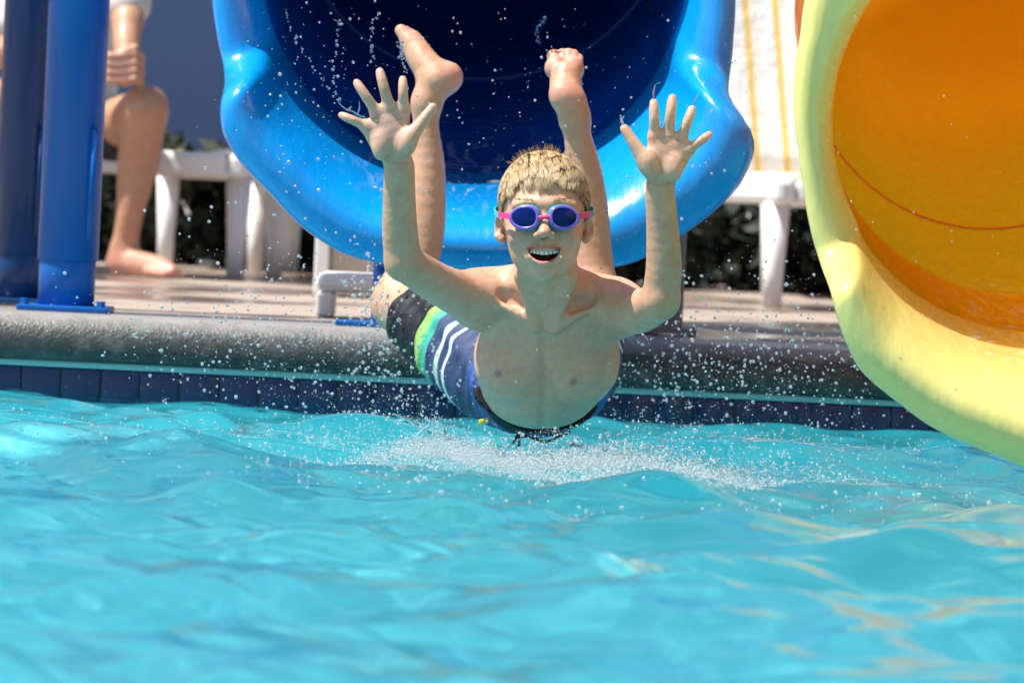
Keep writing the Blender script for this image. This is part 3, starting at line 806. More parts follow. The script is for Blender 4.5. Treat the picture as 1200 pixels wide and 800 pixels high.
# right foot of the picture: sole to the camera
B.chain([P_(674, 140, 8.845), P_(670, 120, 8.835)], [0.026, 0.028], 0.015)
B.ell(P_(660, 111, 8.828), (0.0260, 0.024, 0.028), None, 0.018)
B.ell(P_(663, 96, 8.858), (0.0290, 0.028, 0.038), None, 0.020)
B.ell(P_(651, 80, 8.888), (0.020, 0.019, 0.022), None, 0.010); B.ell(P_(671, 82, 8.896), (0.021, 0.018, 0.026), None, 0.010)
for (x, y, tx, ty, r) in ((650, 74, 649, 66, 0.0125), (659, 72, 659, 62.5, 0.0088), (666, 71, 666.5, 61.5, 0.0082), (672, 72, 673, 63, 0.0078), (678, 75, 679, 68, 0.0074)):
    B.cone(P_(x, y, 8.905), P_(tx, ty, 8.915), r * 1.1, r, 0.003)

# head -- its own frame: x picture right, y away, z up, origin between the eyes' level and the skull's middle
H0 = P_(637.5, 258, 8.035)
tilt = math.radians(-4)
HX = EX; HY = DY * math.cos(tilt) + EZ * math.sin(tilt); HZ = EZ * math.cos(tilt) - DY * math.sin(tilt)
HR = np.stack([HX, HY, HZ])
def h(x, y, z): return H0 + HX * x + HY * y + HZ * z
def hell(c, r, k=0.01, cut=False, warp=None): B.ell(h(*c), r, HR, k, cut, warp)
def hcone(a, b, ra, rb, k=0.01, flat=None, cut=False): B.cone(h(*a), h(*b), ra, rb, k, flat, cut)
CR_C, CR_R = (0, 0.012, 0.028), (0.0705, 0.092, 0.077)
hell(CR_C, CR_R, 0.01)
hell((0, -0.018, -0.020), (0.0625, 0.063, 0.058), 0.016)          # face
hell((0, -0.026, -0.054), (0.0535, 0.052, 0.046), 0.016)          # jaw
hell((0, -0.066, -0.089), (0.020, 0.016, 0.0145), 0.014)          # chin
for s in (-1, 1):
    hell((s * 0.036, -0.054, -0.030), (0.022, 0.024, 0.020), 0.012)   # cheeks pushed up by the smile
    hcone((s * 0.010, -0.077, 0.020), (s * 0.044, -0.066, 0.020), 0.009, 0.008, 0.018)   # brows
    hell((s * 0.034, -0.083, 0.0), (0.021, 0.012, 0.015), 0.010, cut=True)      # sockets
    # ears
    ER = np.stack([HX * math.cos(s * 0.45) + HY * math.sin(s * 0.45), -HX * math.sin(s * 0.45) + HY * math.cos(s * 0.45), HZ])
    B.ell(h(s * 0.0725, 0.012, -0.012), (0.0085, 0.017, 0.0225), ER, 0.008)
    B.ell(h(s * 0.0785, 0.002, -0.011), (0.0060, 0.010, 0.014), ER, 0.003, cut=True)
    B.ell(h(s * 0.0685, 0.006, -0.031), (0.0062, 0.009, 0.0075), ER, 0.006)
hcone((0, -0.076, 0.006), (0, -0.103, -0.026), 0.0075, 0.0090, 0.009)        # nose
hell((0, -0.1055, -0.0275), (0.0105, 0.010, 0.0085), 0.005)
for s in (-1, 1):
    hell((s * 0.0118, -0.094, -0.0310), (0.0072, 0.010, 0.0066), 0.004)
    hell((s * 0.0066, -0.1010, -0.0365), (0.0046, 0.0068, 0.0036), 0.0012, cut=True)
for s in (-1, 1): hcone((s * 0.0195, -0.090, -0.034), (s * 0.034, -0.0815, -0.056), 0.0022, 0.0016, 0.008, cut=True)
hcone((0, -0.084, -0.040), (0, -0.086, -0.048), 0.006, 0.006, 0.008)
# open, smiling mouth
MZ = -0.0605
def smile(p): return [p[0], p[1], p[2] - 7.0 * p[0] ** 2]
up = [(x, -0.0915 + 14 * x * x, MZ + 0.0072 - 1.5 * x * x) for x in np.linspace(-0.0265, 0.0265, 11)]
lo = [(x, -0.0910 + 15 * x * x, MZ - 0.0158 + 0.0215 * (abs(x) / 0.0265) ** 2.0) for x in np.linspace(-0.0265, 0.0265, 11)]
hell((0, -0.075, MZ - 0.002), (0.031, 0.0165, 0.019), 0.012)
for L_, r0 in ((up, 0.0027), (lo, 0.0044)):
    for i in range(10):
        e = 1 - 0.45 * abs((i + .5) / 5 - 1)
        hcone(L_[i], L_[i + 1], r0 * e, r0 * e, 0.004)
def mouth_warp(p): return [p[0], p[1], p[2] - 13.5 * p[0] ** 2]
hell((0, -0.084, MZ - 0.0042), (0.0248, 0.030, 0.0084), 0.0025, cut=True, warp=mouth_warp)
# navel, ribs
for i, t in enumerate((0.25, 0.5, 0.75)):
    pass
bv, bq = B.mesh(1)
del B.F
# shallow relief of the trunk: breastbone, chest muscles, ribs, stretched belly
bx_, bz_ = bv @ EX, bv @ EZ; trunk = (bv[:, 1] < 8.42) & (bv[:, 1] > 8.06)
def groove(pts, Y, depth, sig):
    q = spline([P_(x, y, Y) for x, y in pts], 14); dd = np.full(len(bv), 1.0)
    for i in range(13):
        a0 = np.array([q[i] @ EX, q[i] @ EZ]); ba = np.array([q[i + 1] @ EX, q[i + 1] @ EZ]) - a0
        t = np.clip(((bx_ - a0[0]) * ba[0] + (bz_ - a0[1]) * ba[1]) / (ba @ ba), 0, 1)
        dd = np.minimum(dd, np.hypot(bx_ - a0[0] - t * ba[0], bz_ - a0[1] - t * ba[1]))
    return depth * np.exp(-(dd / sig) ** 2 / 2) * trunk
rel = groove([(638, 402), (639, 430), (638, 462)], 8.15, 0.0030, 0.006) + groove([(638, 466), (637, 485), (637, 500)], 8.22, 0.0024, 0.005)
for m_ in (-1, 1):
    f_ = lambda x: 638 + m_ * x
    rel = rel + groove([(f_(8), 452), (f_(32), 463), (f_(62), 455), (f_(80), 430)], 8.17, 0.0030, 0.007)
    rel = rel + groove([(f_(14), 468), (f_(40), 480), (f_(66), 474)], 8.22, 0.0026, 0.005) + groove([(f_(76), 448), (f_(70), 466), (f_(52), 484)], 8.22, 0.0022, 0.0035)
    rel = rel + groove([(f_(84), 425), (f_(79), 444), (f_(72), 458)], 8.2, 0.0020, 0.0035) - groove([(f_(30), 446), (f_(52), 440)], 8.16, 0.0035, 0.018)
    rel = rel + groove([(f_(60), 384), (f_(76), 396), (f_(84), 412)], 8.15, 0.0040, 0.007)
bv = bv + 1.6 * rel[:, None] * np.array([0, 0.8, 0.5])

# skin tones
SK = np.array([0.60, 0.345, 0.23]); col = np.tile(SK, (len(bv), 1))
nz = 0.5 + 0.5 * np.sin(bv[:, 0] * 70 + 3 * np.sin(bv[:, 2] * 40)) * np.sin(bv[:, 2] * 55 + 2 * np.sin(bv[:, 1] * 60))
col = blend(col, 0.12 * nz, (0.58, 0.29, 0.20))
# limbs are a little more tanned than the trunk
arm = np.maximum.reduce([soft(dist_seg(bv, elL, wrL), 0.05, 0.02), soft(dist_seg(bv, elR, wrR), 0.05, 0.02)])
leg = soft(-bv[:, 1], -8.70, 0.05)
col = blend(col, 0.5 * np.maximum(arm, leg), (0.52, 0.265, 0.15))
for t in TIPS: col = blend(col, 0.55 * soft(np.linalg.norm(bv - t, axis=1), 0.012, 0.010), (0.64, 0.28, 0.23))
palms = np.maximum.reduce([soft(np.linalg.norm(bv - P_(455, 155, 7.90), axis=1), 0.045, 0.02), soft(np.linalg.norm(bv - P_(778, 183, 7.89), axis=1), 0.045, 0.02)])
col = blend(col, 0.45 * palms, (0.64, 0.36, 0.28))
for (x, y, Y, r) in ((660, 110, 8.80, 0.026), (526, 91, 8.86, 0.026), (652, 78, 8.88, 0.02), (672, 80, 8.89, 0.02), (660, 64, 8.9, 0.022), (478, 40, 8.91, 0.022)):
    col = blend(col, 0.65 * soft(np.linalg.norm(bv - P_(x, y, Y), axis=1), r, 0.016), (0.66, 0.30, 0.24))
col = blend(col, 0.35 * soft(np.linalg.norm(bv - P_(662, 90, 8.88), axis=1), 0.04, 0.02), (0.66, 0.38, 0.29))
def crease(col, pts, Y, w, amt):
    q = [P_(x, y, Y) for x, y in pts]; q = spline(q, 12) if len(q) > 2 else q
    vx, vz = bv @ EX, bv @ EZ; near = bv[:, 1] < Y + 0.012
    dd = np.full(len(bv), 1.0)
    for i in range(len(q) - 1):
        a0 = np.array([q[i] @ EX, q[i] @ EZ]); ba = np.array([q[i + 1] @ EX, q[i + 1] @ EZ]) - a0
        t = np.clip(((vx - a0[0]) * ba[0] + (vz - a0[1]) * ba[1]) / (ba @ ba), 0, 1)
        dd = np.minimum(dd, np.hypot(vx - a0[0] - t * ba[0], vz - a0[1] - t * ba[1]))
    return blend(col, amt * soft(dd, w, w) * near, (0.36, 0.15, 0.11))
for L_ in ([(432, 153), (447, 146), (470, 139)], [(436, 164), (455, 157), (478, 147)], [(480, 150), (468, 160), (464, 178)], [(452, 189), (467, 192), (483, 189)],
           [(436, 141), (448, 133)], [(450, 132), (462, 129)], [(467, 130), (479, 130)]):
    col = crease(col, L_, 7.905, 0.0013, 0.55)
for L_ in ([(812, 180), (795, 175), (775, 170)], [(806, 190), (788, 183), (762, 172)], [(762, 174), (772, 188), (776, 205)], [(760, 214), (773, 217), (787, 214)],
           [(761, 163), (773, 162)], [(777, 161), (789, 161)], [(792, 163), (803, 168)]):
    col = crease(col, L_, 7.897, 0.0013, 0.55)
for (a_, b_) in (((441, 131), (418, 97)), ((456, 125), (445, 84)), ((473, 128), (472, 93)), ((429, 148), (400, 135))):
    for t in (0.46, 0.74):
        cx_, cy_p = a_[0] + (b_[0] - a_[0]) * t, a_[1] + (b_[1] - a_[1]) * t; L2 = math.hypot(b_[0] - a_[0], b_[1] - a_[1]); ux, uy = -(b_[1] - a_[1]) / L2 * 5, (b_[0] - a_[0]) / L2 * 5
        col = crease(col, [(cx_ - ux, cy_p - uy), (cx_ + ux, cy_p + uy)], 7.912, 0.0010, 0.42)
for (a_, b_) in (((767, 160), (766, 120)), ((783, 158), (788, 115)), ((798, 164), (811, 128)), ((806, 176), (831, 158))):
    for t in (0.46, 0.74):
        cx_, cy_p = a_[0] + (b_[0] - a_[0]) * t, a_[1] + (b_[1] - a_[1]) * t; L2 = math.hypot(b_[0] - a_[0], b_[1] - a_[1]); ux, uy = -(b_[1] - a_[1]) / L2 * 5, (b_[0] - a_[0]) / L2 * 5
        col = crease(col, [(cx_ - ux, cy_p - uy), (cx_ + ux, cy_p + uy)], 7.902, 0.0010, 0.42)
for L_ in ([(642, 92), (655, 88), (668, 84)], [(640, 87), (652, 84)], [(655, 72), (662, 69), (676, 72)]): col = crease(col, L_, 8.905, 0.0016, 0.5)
hl = (bv - H0) @ HR.T                                      # head coordinates
inhead = (hl[:, 2] > -0.11) & (np.abs(hl[:, 0]) < 0.09) & (bv[:, 1] < 8.16)
def hm(m): return m * inhead
for s in (-1, 1):
    col = blend(col, 0.7 * hm(soft(np.linalg.norm(hl - (s * 0.040, -0.072, -0.030), axis=1), 0.016, 0.014)), (0.62, 0.25, 0.18))
    col = blend(col, 0.45 * hm(soft(np.linalg.norm(hl - (s * 0.077, 0.01, -0.016), axis=1), 0.022, 0.010)), (0.60, 0.26, 0.19))
col = blend(col, 0.7 * hm(soft(np.linalg.norm(hl - (0, -0.113, -0.028), axis=1), 0.010, 0.009)), (0.62, 0.25, 0.18))
for _ in range(60):
    fx, fz = RNG.normal(0, 0.030), RNG.normal(-0.028, 0.010); col = blend(col, 0.35 * hm(soft(np.hypot(hl[:, 0] - fx, hl[:, 2] - fz), 0.0011, 0.0008) * (hl[:, 1] < -0.03)), (0.40, 0.19, 0.11))
h2 = hl * np.array([1, 0, 1]) ; u2 = [np.array(q) * (1, 0, 1) for q in up]; l2 = [np.array(q) * (1, 0, 1) for q in lo]; fr_ = hl[:, 1] < -0.068
dl = np.min([dist_seg(h2, u2[i], u2[i + 1]) for i in range(10)], axis=0); col = blend(col, 0.75 * hm(fr_ * soft(dl, 0.0026, 0.0014)), (0.46, 0.12, 0.11))
dl = np.min([dist_seg(h2, l2[i], l2[i + 1]) for i in range(10)], axis=0); col = blend(col, 0.9 * hm(fr_ * soft(dl, 0.0043, 0.0016) * soft(np.abs(hl[:, 0]), 0.022, 0.004)), (0.58, 0.115, 0.115))
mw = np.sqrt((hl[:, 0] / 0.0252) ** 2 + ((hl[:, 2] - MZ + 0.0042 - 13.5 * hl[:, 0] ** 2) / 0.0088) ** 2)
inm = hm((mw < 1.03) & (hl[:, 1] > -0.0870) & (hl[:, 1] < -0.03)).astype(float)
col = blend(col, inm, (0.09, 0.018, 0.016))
for (x, y) in ((584, 437.5), (672, 447)):
    dpx = np.hypot((bv[:, 0] - 0) * 0 + np.abs(bv @ EX - P_(x, y, 8.16) @ EX), np.abs(bv @ EZ - P_(x, y, 8.16) @ EZ))
    col = blend(col, 0.8 * soft(dpx, 0.0062, 0.0025) * (bv[:, 1] < 8.3), (0.30, 0.13, 0.095))
for _ in range(70):                                        # moles and freckles
    k = RNG.integers(len(bv)); col = blend(col, 0.5 * soft(np.linalg.norm(bv - bv[k], axis=1), 0.0016, 0.0012), (0.33, 0.16, 0.10))

base = np.array([c3[0], c3[1], 0.02])
boy = empty('person', base, 'bare-chested boy in striped swim shorts diving off the blue slide, arms up', 'person')
kids = [mesh('body', bv, bq, MAT['skin'], attrs={'tone': ('col', col)})]

# teeth and tongue
T = []
tw = [0.0046, 0.0056, 0.0060, 0.0070, 0.0070, 0.0060, 0.0056, 0.0046]; x = -sum(tw) / 2
for i, w in enumerate(tw):
    xc = x + w / 2; x += w
    hgt = 0.0078 if i in (3, 4) else 0.0070
    tv, tf = box(-w / 2 * 0.90, w / 2 * 0.90, -0.002, 0.002, -hgt, 0, 0.0011)
    yaw = xc * 22
    ca, sa = math.cos(yaw), math.sin(yaw)
    tv = np.stack([tv[:, 0] * ca - tv[:, 1] * sa + xc, tv[:, 0] * sa + tv[:, 1] * ca - 0.0850 + 15 * xc * xc, tv[:, 2] + MZ + 0.0062 + 6.0 * xc * xc], -1)
    T.append((np.array([h(*p) for p in tv]), tf))
for i in range(6):
    xc = (i - 2.5) * 0.0046
    tv, tf = box(-0.0021, 0.0021, -0.0018, 0.0018, 0, 0.0042, 0.0009)
    tv = tv + np.array([xc, -0.078 + 14 * xc * xc, MZ - 0.0150 + 13 * xc * xc]); T.append((np.array([h(*p) for p in tv]), tf))
kids.append(mesh('teeth', *merge(T), MAT['teeth']))

# swim shorts
S = Body((-0.28, 8.36, -0.03), (0.26, 8.90, 0.36), 0.003)
S.chain([c3 - ax * 0.05, c3, c4], [0.107, 0.112, 0.124], 0.03, (ven, 0.74))
S.chain([hipL, hipL + (knL - hipL) * 0.45, knL], [0.088, 0.078, 0.064], 0.03); S.chain([hipR, hipR + (knR - hipR) * 0.45, knR], [0.088, 0.080, 0.070], 0.03)
# loose folds
X, Yg, Z = np.meshgrid(*[S.lo[i] + S.h * np.arange(S.n[i]) for i in range(3)], indexing='ij', sparse=True)
S.F += (0.0030 * np.sin(38 * X + 55 * Yg - 48 * Z + 2.4 * np.sin(30 * Z + 22 * X)) + 0.0012 * np.sin(130 * Yg - 70 * X + 110 * Z + 2 * np.sin(60 * X))).astype(np.float32)
S.plane(P_(631, 449, 8.42), -ax + 0.10 * EX)
tL = (knL - hipL) / np.linalg.norm(knL - hipL); tR = (knR - hipR) / np.linalg.norm(knR - hipR)
hemL = hipL + (knL - hipL) * 0.79
def hem(c, n, side):
    ax_ = [(S.lo[i] + S.h * np.arange(S.n[i])).astype(np.float32) for i in range(3)]
    X, Y_, Z = np.meshgrid(*ax_, indexing='ij', sparse=True)
    d = (X - c[0]) * n[0] + (Y_ - c[1]) * n[1] + (Z - c[2]) * n[2]
    mid = (X - (c4[0])) * side
    S.F[:] = np.where((mid > 0), np.maximum(S.F, d), S.F)
hem(hemL, tL, -1); hem(hipR + (knR - hipR) * 0.83, tR, 1)
sv, sq = S.mesh(1); del S.F
u = (sv - P_(631, 449, 8.42)) @ (0.55 * tL + 0.45 * ax) / np.linalg.norm(0.55 * tL + 0.45 * ax)
wv = (sv @ EZ - c4 @ EZ)
u = u + 0.18 * wv + 1.2 * wv * wv + 0.006 * np.sin(wv * 40)
def shorts_mat():
    m, n, l, p = nm('striped_swim_fabric')
    a = N(n, 'ShaderNodeAttribute', attribute_name='u'); mr = N(n, 'ShaderNodeMapRange'); mr.inputs[1].default_value = -0.02; mr.inputs[2].default_value = 0.49
    l.new(a.outputs['Fac'], mr.inputs[0])
    cr = N(n, 'ShaderNodeValToRGB'); c = cr.color_ramp; c.interpolation = 'LINEAR'
    slate, black = (0.032, 0.052, 0.125), (0.006, 0.007, 0.012)
    stops = [(0.0, (0.004, 0.005, 0.01)), (0.055, (0.004, 0.005, 0.01)), (0.06, (0.035, 0.085, 0.30)), (0.17, (0.03, 0.07, 0.24)), (0.18, slate), (0.36, slate),
             (0.365, (0.62, 0.72, 0.72)), (0.380, (0.62, 0.72, 0.72)), (0.385, slate), (0.42, slate), (0.425, (0.55, 0.72, 0.60)), (0.445, (0.55, 0.72, 0.60)), (0.45, slate), (0.512, slate),
             (0.515, (0.03, 0.30, 0.28)), (0.55, (0.08, 0.42, 0.26)), (0.575, (0.26, 0.50, 0.10)), (0.60, (0.28, 0.50, 0.12)), (0.605, black), (1.0, black)]
    c.elements[0].position = stops[0][0]; c.elements[0].color = (*stops[0][1], 1); c.elements[1].position = stops[-1][0]; c.elements[1].color = (*stops[-1][1], 1)
    for pos, co in stops[1:-1]: e = c.elements.new(pos); e.color = (*co, 1)
    l.new(mr.outputs[0], cr.inputs[0]); l.new(cr.outputs[0], p.inputs['Base Color'])
    p.inputs['Roughness'].default_value = 0.6; p.inputs['Specular IOR Level'].default_value = 0.3
    tc = N(n, 'ShaderNodeTexCoord'); no = N(n, 'ShaderNodeTexNoise', Scale=26, Detail=4, Distortion=1.5); l.new(tc.outputs['Object'], no.inputs[0])
    bp = N(n, 'ShaderNodeBump', Strength=0.35, Distance=0.008); l.new(no.outputs['Fac'], bp.inputs['Height']); l.new(bp.outputs[0], p.inputs['Normal'])
    return m
shorts = mesh('swim_shorts', sv, sq, shorts_mat(), attrs={'u': ('val', u)}); kids.append(shorts)
MAT['cord'] = simple('black_cord', (0.012, 0.012, 0.013), 0.6, 0.3, 200)
MAT['tag'] = simple('yellow_tag', (0.70, 0.60, 0.03), 0.5, 0.1, 40)
cd = spline([P_(668, 507, 8.33), P_(655, 511, 8.31), P_(642, 517, 8.29), P_(630, 515, 8.29), P_(618, 511, 8.29), P_(606, 513, 8.28), P_(601, 519, 8.275)], 30)
kn = spline([P_(618, 511, 8.288), P_(611, 509, 8.286), P_(604, 512, 8.284), P_(609, 519, 8.284), P_(606, 524, 8.284)], 14)
kids.append(mesh('drawstring', *merge([tube(cd, 0.0024, 8), tube(kn, 0.0022, 8)]), MAT['cord']))
tv, tf = box(-0.009, 0.009, -0.001, 0.001, -0.0045, 0.0045, 0.0009); tv[:, 2] += 0.35 * tv[:, 0]; kids.append(mesh('tag', tv + P_(567, 493, 8.43), tf, MAT['tag']))

# hair: a close cap and several thousand strands combed forward
def cranium(d):                       # point of the skull ellipsoid in direction d (head frame)
    d = d / np.linalg.norm(d, axis=-1, keepdims=True)
    return np.array(CR_C) + d * np.array(CR_R)
def hairline(d):                      # lowest z (unit sphere) where hair grows
    az = np.arctan2(np.abs(d[..., 0]), -d[..., 1])          # 0 front .. pi back
    return np.interp(az, [0, 0.45, 0.85, 1.15, 1.35, 1.75, 2.2, 3.15], [0.50, 0.50, 0.36, 0.0, -0.30, -0.22, -0.55, -0.75])
nth, nph = 90, 60
capV, capI, capF = [], {}, []
for i in range(nph):
    for j in range(nth):
        ph = math.pi * 0.86 * i / (nph - 1); tt = 2 * math.pi * j / nth
        capV.append((math.sin(ph) * math.sin(tt), -math.sin(ph) * math.cos(tt), math.cos(ph)))
capD = np.array(capV); ok = capD[:, 2] > hairline(capD) - 0.02
capP = cranium(capD) + capD * 0.0022
for i in range(nph - 1):
    for j in range(nth):
        q = [i * nth + j, (i + 1) * nth + j, (i + 1) * nth + (j + 1) % nth, i * nth + (j + 1) % nth]
        if all(ok[q]): capF.append(q)
HV, HF, HC = [np.array([h(*p) for p in capP])], list(capF), [np.tile((0.15, 0.09, 0.042), (len(capP), 1))]
off = len(capP)
ns = 15000
d = RNG.normal(size=(ns * 4, 3)); d /= np.linalg.norm(d, axis=1)[:, None]
d = d[d[:, 2] > hairline(d)]
d = d[d[:, 1] < 0.75][:ns]
crown = np.array([0.05, 0.70, 0.70]); crown /= np.linalg.norm(crown)
NC = 520
cl = RNG.normal(size=(NC, 3)); cl /= np.linalg.norm(cl, axis=1)[:, None]
clump = np.argmax(d @ cl.T, axis=1)
crand = RNG.normal(size=(NC, 3)); ctone = RNG.uniform(0, 1, NC)
SEG = 6
LN = np.linalg.norm
for i in range(len(d)):
    di = d[i]; top = max(0, di[2]); ck = clump[i]
    away = di - crown * (di @ crown); away = away / (LN(away) + 1e-6)
    fv = np.array([0.0, -1.0, -0.15]); fv = fv - di * (fv @ di)
    side = 1 - top
    tang = away * 0.8 + fv * (1.1 * top) + np.array([0, 0, -0.9]) * side + 0.06 * RNG.normal(size=3) + 0.07 * crand[ck]
    tang -= di * (tang @ di); tang /= LN(tang)
    toC = cl[ck] - di
    bang = min(1, max(0, (di[2] - 0.10) / 0.40))
    L = 0.009 + (0.031 - 0.014 * max(0, -di[1]) ** 2) * bang * RNG.uniform(0.6, 1.15) * (1 + 0.24 * crand[ck, 0])
    spike = (0.35 + 0.65 * RNG.random()) if (di[2] > 0.75 and RNG.random() < 0.06) else 0.0
    lift = 0.0025 + 0.0065 * top + spike * 0.013
    pts = []
    rmax = RNG.uniform(0.00036, 0.00062)
    for sgi in range(SEG):
        t = sgi / (SEG - 1)
        dd = di + tang * (L * (1 - 0.6 * spike) * t / 0.082) + toC * 0.62 * t * t
        u_ = dd / LN(dd)
        q = np.array(CR_C) + u_ * np.array(CR_R) + u_ * (0.0015 + lift * (t if spike else math.sin(min(1, 1.25 * t) * math.pi * 0.55)))
        pts.append(h(*q))
    pts = np.array(pts); tdir = pts[-1] - pts[0]; tdir /= LN(tdir) + 1e-9
    a = np.cross(tdir, HX + 0.3 * HZ); a /= LN(a) + 1e-9; b = np.cross(tdir, a)
    rr = rmax * np.array([1, 1, 1, 0.9, 0.65, 0.18])
    HV.append(np.concatenate([(pts + rr[:, None] * (math.cos(w) * a + math.sin(w) * b))[:, None] for w in (0, 2.094, 4.189)], 1).reshape(-1, 3))
    tone = 0.6 * ctone[ck] + 0.4 * RNG.random()
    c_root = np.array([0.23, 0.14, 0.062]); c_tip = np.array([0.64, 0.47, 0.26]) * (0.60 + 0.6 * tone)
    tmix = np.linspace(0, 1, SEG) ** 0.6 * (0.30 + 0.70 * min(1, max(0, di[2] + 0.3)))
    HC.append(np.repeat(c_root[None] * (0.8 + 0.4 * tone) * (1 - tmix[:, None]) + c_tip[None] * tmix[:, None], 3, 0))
    for sgi in range(SEG - 1):
        for w in range(3):
            A = off + sgi * 3 + w; Bq = off + sgi * 3 + (w + 1) % 3
            HF.append([A, Bq, Bq + 3, A + 3])
    off += SEG * 3
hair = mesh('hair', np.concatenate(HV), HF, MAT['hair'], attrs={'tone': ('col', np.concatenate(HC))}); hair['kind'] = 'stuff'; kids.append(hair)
# eyebrows
EB = []
for s in (-1, 1):
    for k in range(110):
        t = RNG.random(); x = s * (0.013 + 0.034 * t); z = 0.0235 + 0.005 * math.sin(t * 2.2) + RNG.normal() * 0.0024
        y = -0.0885 + 0.20 * max(0, abs(x) - 0.012) ** 1.3 * 4
        EB.append(tube([h(x, y, z), h(x + s * 0.006, y + 0.0014, z + 0.0008)], [0.00032, 0.0001], 3))
eb = mesh('eyebrows', *merge(EB), MAT['hair'], attrs=None); eb['kind'] = 'stuff'; kids.append(eb)
ca = eb.data.color_attributes.new('tone', 'FLOAT_COLOR', 'POINT')
for dta in ca.data: dta.color = (0.42, 0.27, 0.15, 1)
reparent(boy, kids)

# ------------------------------------------------------------------ swim goggles
def plast(name, col, rough=0.25, trans=0.0):
    m, n, l, p = nm(name); p.inputs['Base Color'].default_value = (*col, 1); p.inputs['Roughness'].default_value = rough
    p.inputs['Transmission Weight'].default_value = trans; p.inputs['Coat Weight'].default_value = 0.3
    no = N(n, 'ShaderNodeTexNoise', Scale=90); mr = N(n, 'ShaderNodeMapRange'); mr.inputs[3].default_value = rough * 0.7; mr.inputs[4].default_value = rough * 1.4
    l.new(no.outputs['Fac'], mr.inputs[0]); l.new(mr.outputs[0], p.inputs['Roughness']); return m
MAT['g_purple'] = plast('purple_frame', (0.20, 0.10, 0.55)); MAT['g_cyan'] = plast('cyan_gasket', (0.02, 0.24, 0.36), 0.35)
MAT['g_pink'] = plast('pink_strap', (0.75, 0.045, 0.23), 0.4)
MAT['g_lens'] = plast('blue_lens', (0.002, 0.012, 0.11), 0.03)
MAT['g_lens'].node_tree.nodes['Principled BSDF'].inputs['Coat Weight'].default_value = 0
MAT['g_lens'].node_tree.nodes['Principled BSDF'].inputs['Specular IOR Level'].default_value = 0.16
MAT['g_strap'] = plast('aqua_strap', (0.10, 0.50, 0.62), 0.4)
gog = empty('swim_goggles', h(0, -0.10, 0), 'purple framed swim goggles with pink strap on the boy\'s face', 'goggles')
G = []; SUBP = []
for s in (-1, 1):
    yaw = s * math.radians(17)
    def gp(x, y, z):                # lens frame: centre of the lens, turned outwards
        xr = x * math.cos(yaw) - y * math.sin(yaw); yr = x * math.sin(yaw) + y * math.cos(yaw)
        return h(s * 0.0312 + xr, -0.0985 + yr, z - 0.0020)
    def oval(rx, rz, y, n=48, pinch=0.18):
        out = []
        for k in range(n):
            a = 2 * math.pi * k / n; cx_, cz_ = math.cos(a), math.sin(a); cx_, cz_ = math.copysign(abs(cx_) ** 0.88, cx_), math.copysign(abs(cz_) ** 0.88, cz_)
            w = 1 - pinch * max(0, -s * cx_) ** 2 * 0.5 + 0.10 * max(0, s * cx_) ** 4
            out.append(gp(rx * cx_ * w, y, rz * cz_ * (1 - 0.10 * max(0, s * cx_) ** 2)))
        return out
    def loft(rings, close=True):
        n = len(rings[0]); V = np.array([p for r in rings for p in r]); Fq = []
        R = len(rings)
        for i in range(R if close else R - 1):
            for k in range(n):
                Fq.append([i * n + k, i * n + (k + 1) % n, ((i + 1) % R) * n + (k + 1) % n, ((i + 1) % R) * n + k])
        return V, Fq
    # purple frame round the lens: a rounded band
    fr = [oval(0.0195 + 0.0056 * (0.5 + 0.5 * math.cos(a)), 0.0145 + 0.0052 * (0.5 + 0.5 * math.cos(a)), 0.0010 - 0.0035 * math.sin(a) + 0.002) for a in np.linspace(0, 2 * math.pi, 12, endpoint=False)]
    rim = mesh('frame', *loft(fr), MAT['g_purple'])
    gk = [oval(0.0222 + 0.0046 * (0.5 + 0.5 * math.cos(a)), 0.0172 + 0.0046 * (0.5 + 0.5 * math.cos(a)), 0.011 - 0.008 * math.sin(a)) for a in np.linspace(0, 2 * math.pi, 12, endpoint=False)]
    gas = mesh('gasket', *loft(gk), MAT['g_cyan'])
    lr = [oval(0.0202 * q, 0.0152 * q, 0.0008 - 0.0030 * (1 - q * q)) for q in (1.0, 0.8, 0.55, 0.3, 0.05)]
    lv, lf = loft(lr, False); lf.append([4 * 48 + k for k in range(48)])
    lens = mesh('lens', lv, lf, MAT['g_lens'])
    # pink clip, cyan end and strap running back over the ear
    path_ = [gp(s * 0.024, 0.003, 0.002), h(s * 0.0640, -0.078, 0.002), h(s * 0.0735, -0.050, 0.006)]
    def ribbon(pts, wz, th):
        pts = [np.asarray(p) for p in pts]; V, Fq = [], []
        for i, p in enumerate(pts):
            t = pts[min(i + 1, len(pts) - 1)] - pts[max(i - 1, 0)]; t /= np.linalg.norm(t); nrm_ = np.cross(t, HZ); nrm_ /= np.linalg.norm(nrm_)
            for a_, b_ in ((-1, -1), (1, -1), (1, 1), (-1, 1)): V.append(p + HZ * wz * a_ / 2 + nrm_ * th * b_ / 2)
        for i in range(len(pts) - 1):
            for k in range(4): Fq.append([i * 4 + k, i * 4 + (k + 1) % 4, (i + 1) * 4 + (k + 1) % 4, (i + 1) * 4 + k])
        Fq += [[3, 2, 1, 0], [len(V) - 4 + k for k in range(4)]]
        return np.array(V), Fq
    G.append(mesh('strap_clip', *ribbon(spline(path_, 8), 0.0095, 0.0030), MAT['g_pink'], smooth=False))
    st = spline([h(s * 0.0728, -0.053, 0.004), h(s * 0.0775, -0.025, 0.008), h(s * 0.0805, 0.01, 0.016), h(s * 0.072, 0.065, 0.024), h(s * 0.035, 0.104, 0.026), h(0, 0.112, 0.026)], 22)
    G.append(mesh('strap', *ribbon(st, 0.0085, 0.0022), MAT['g_strap'], smooth=False))
    G += [rim]; SUBP += [(lens, rim), (gas, rim)]
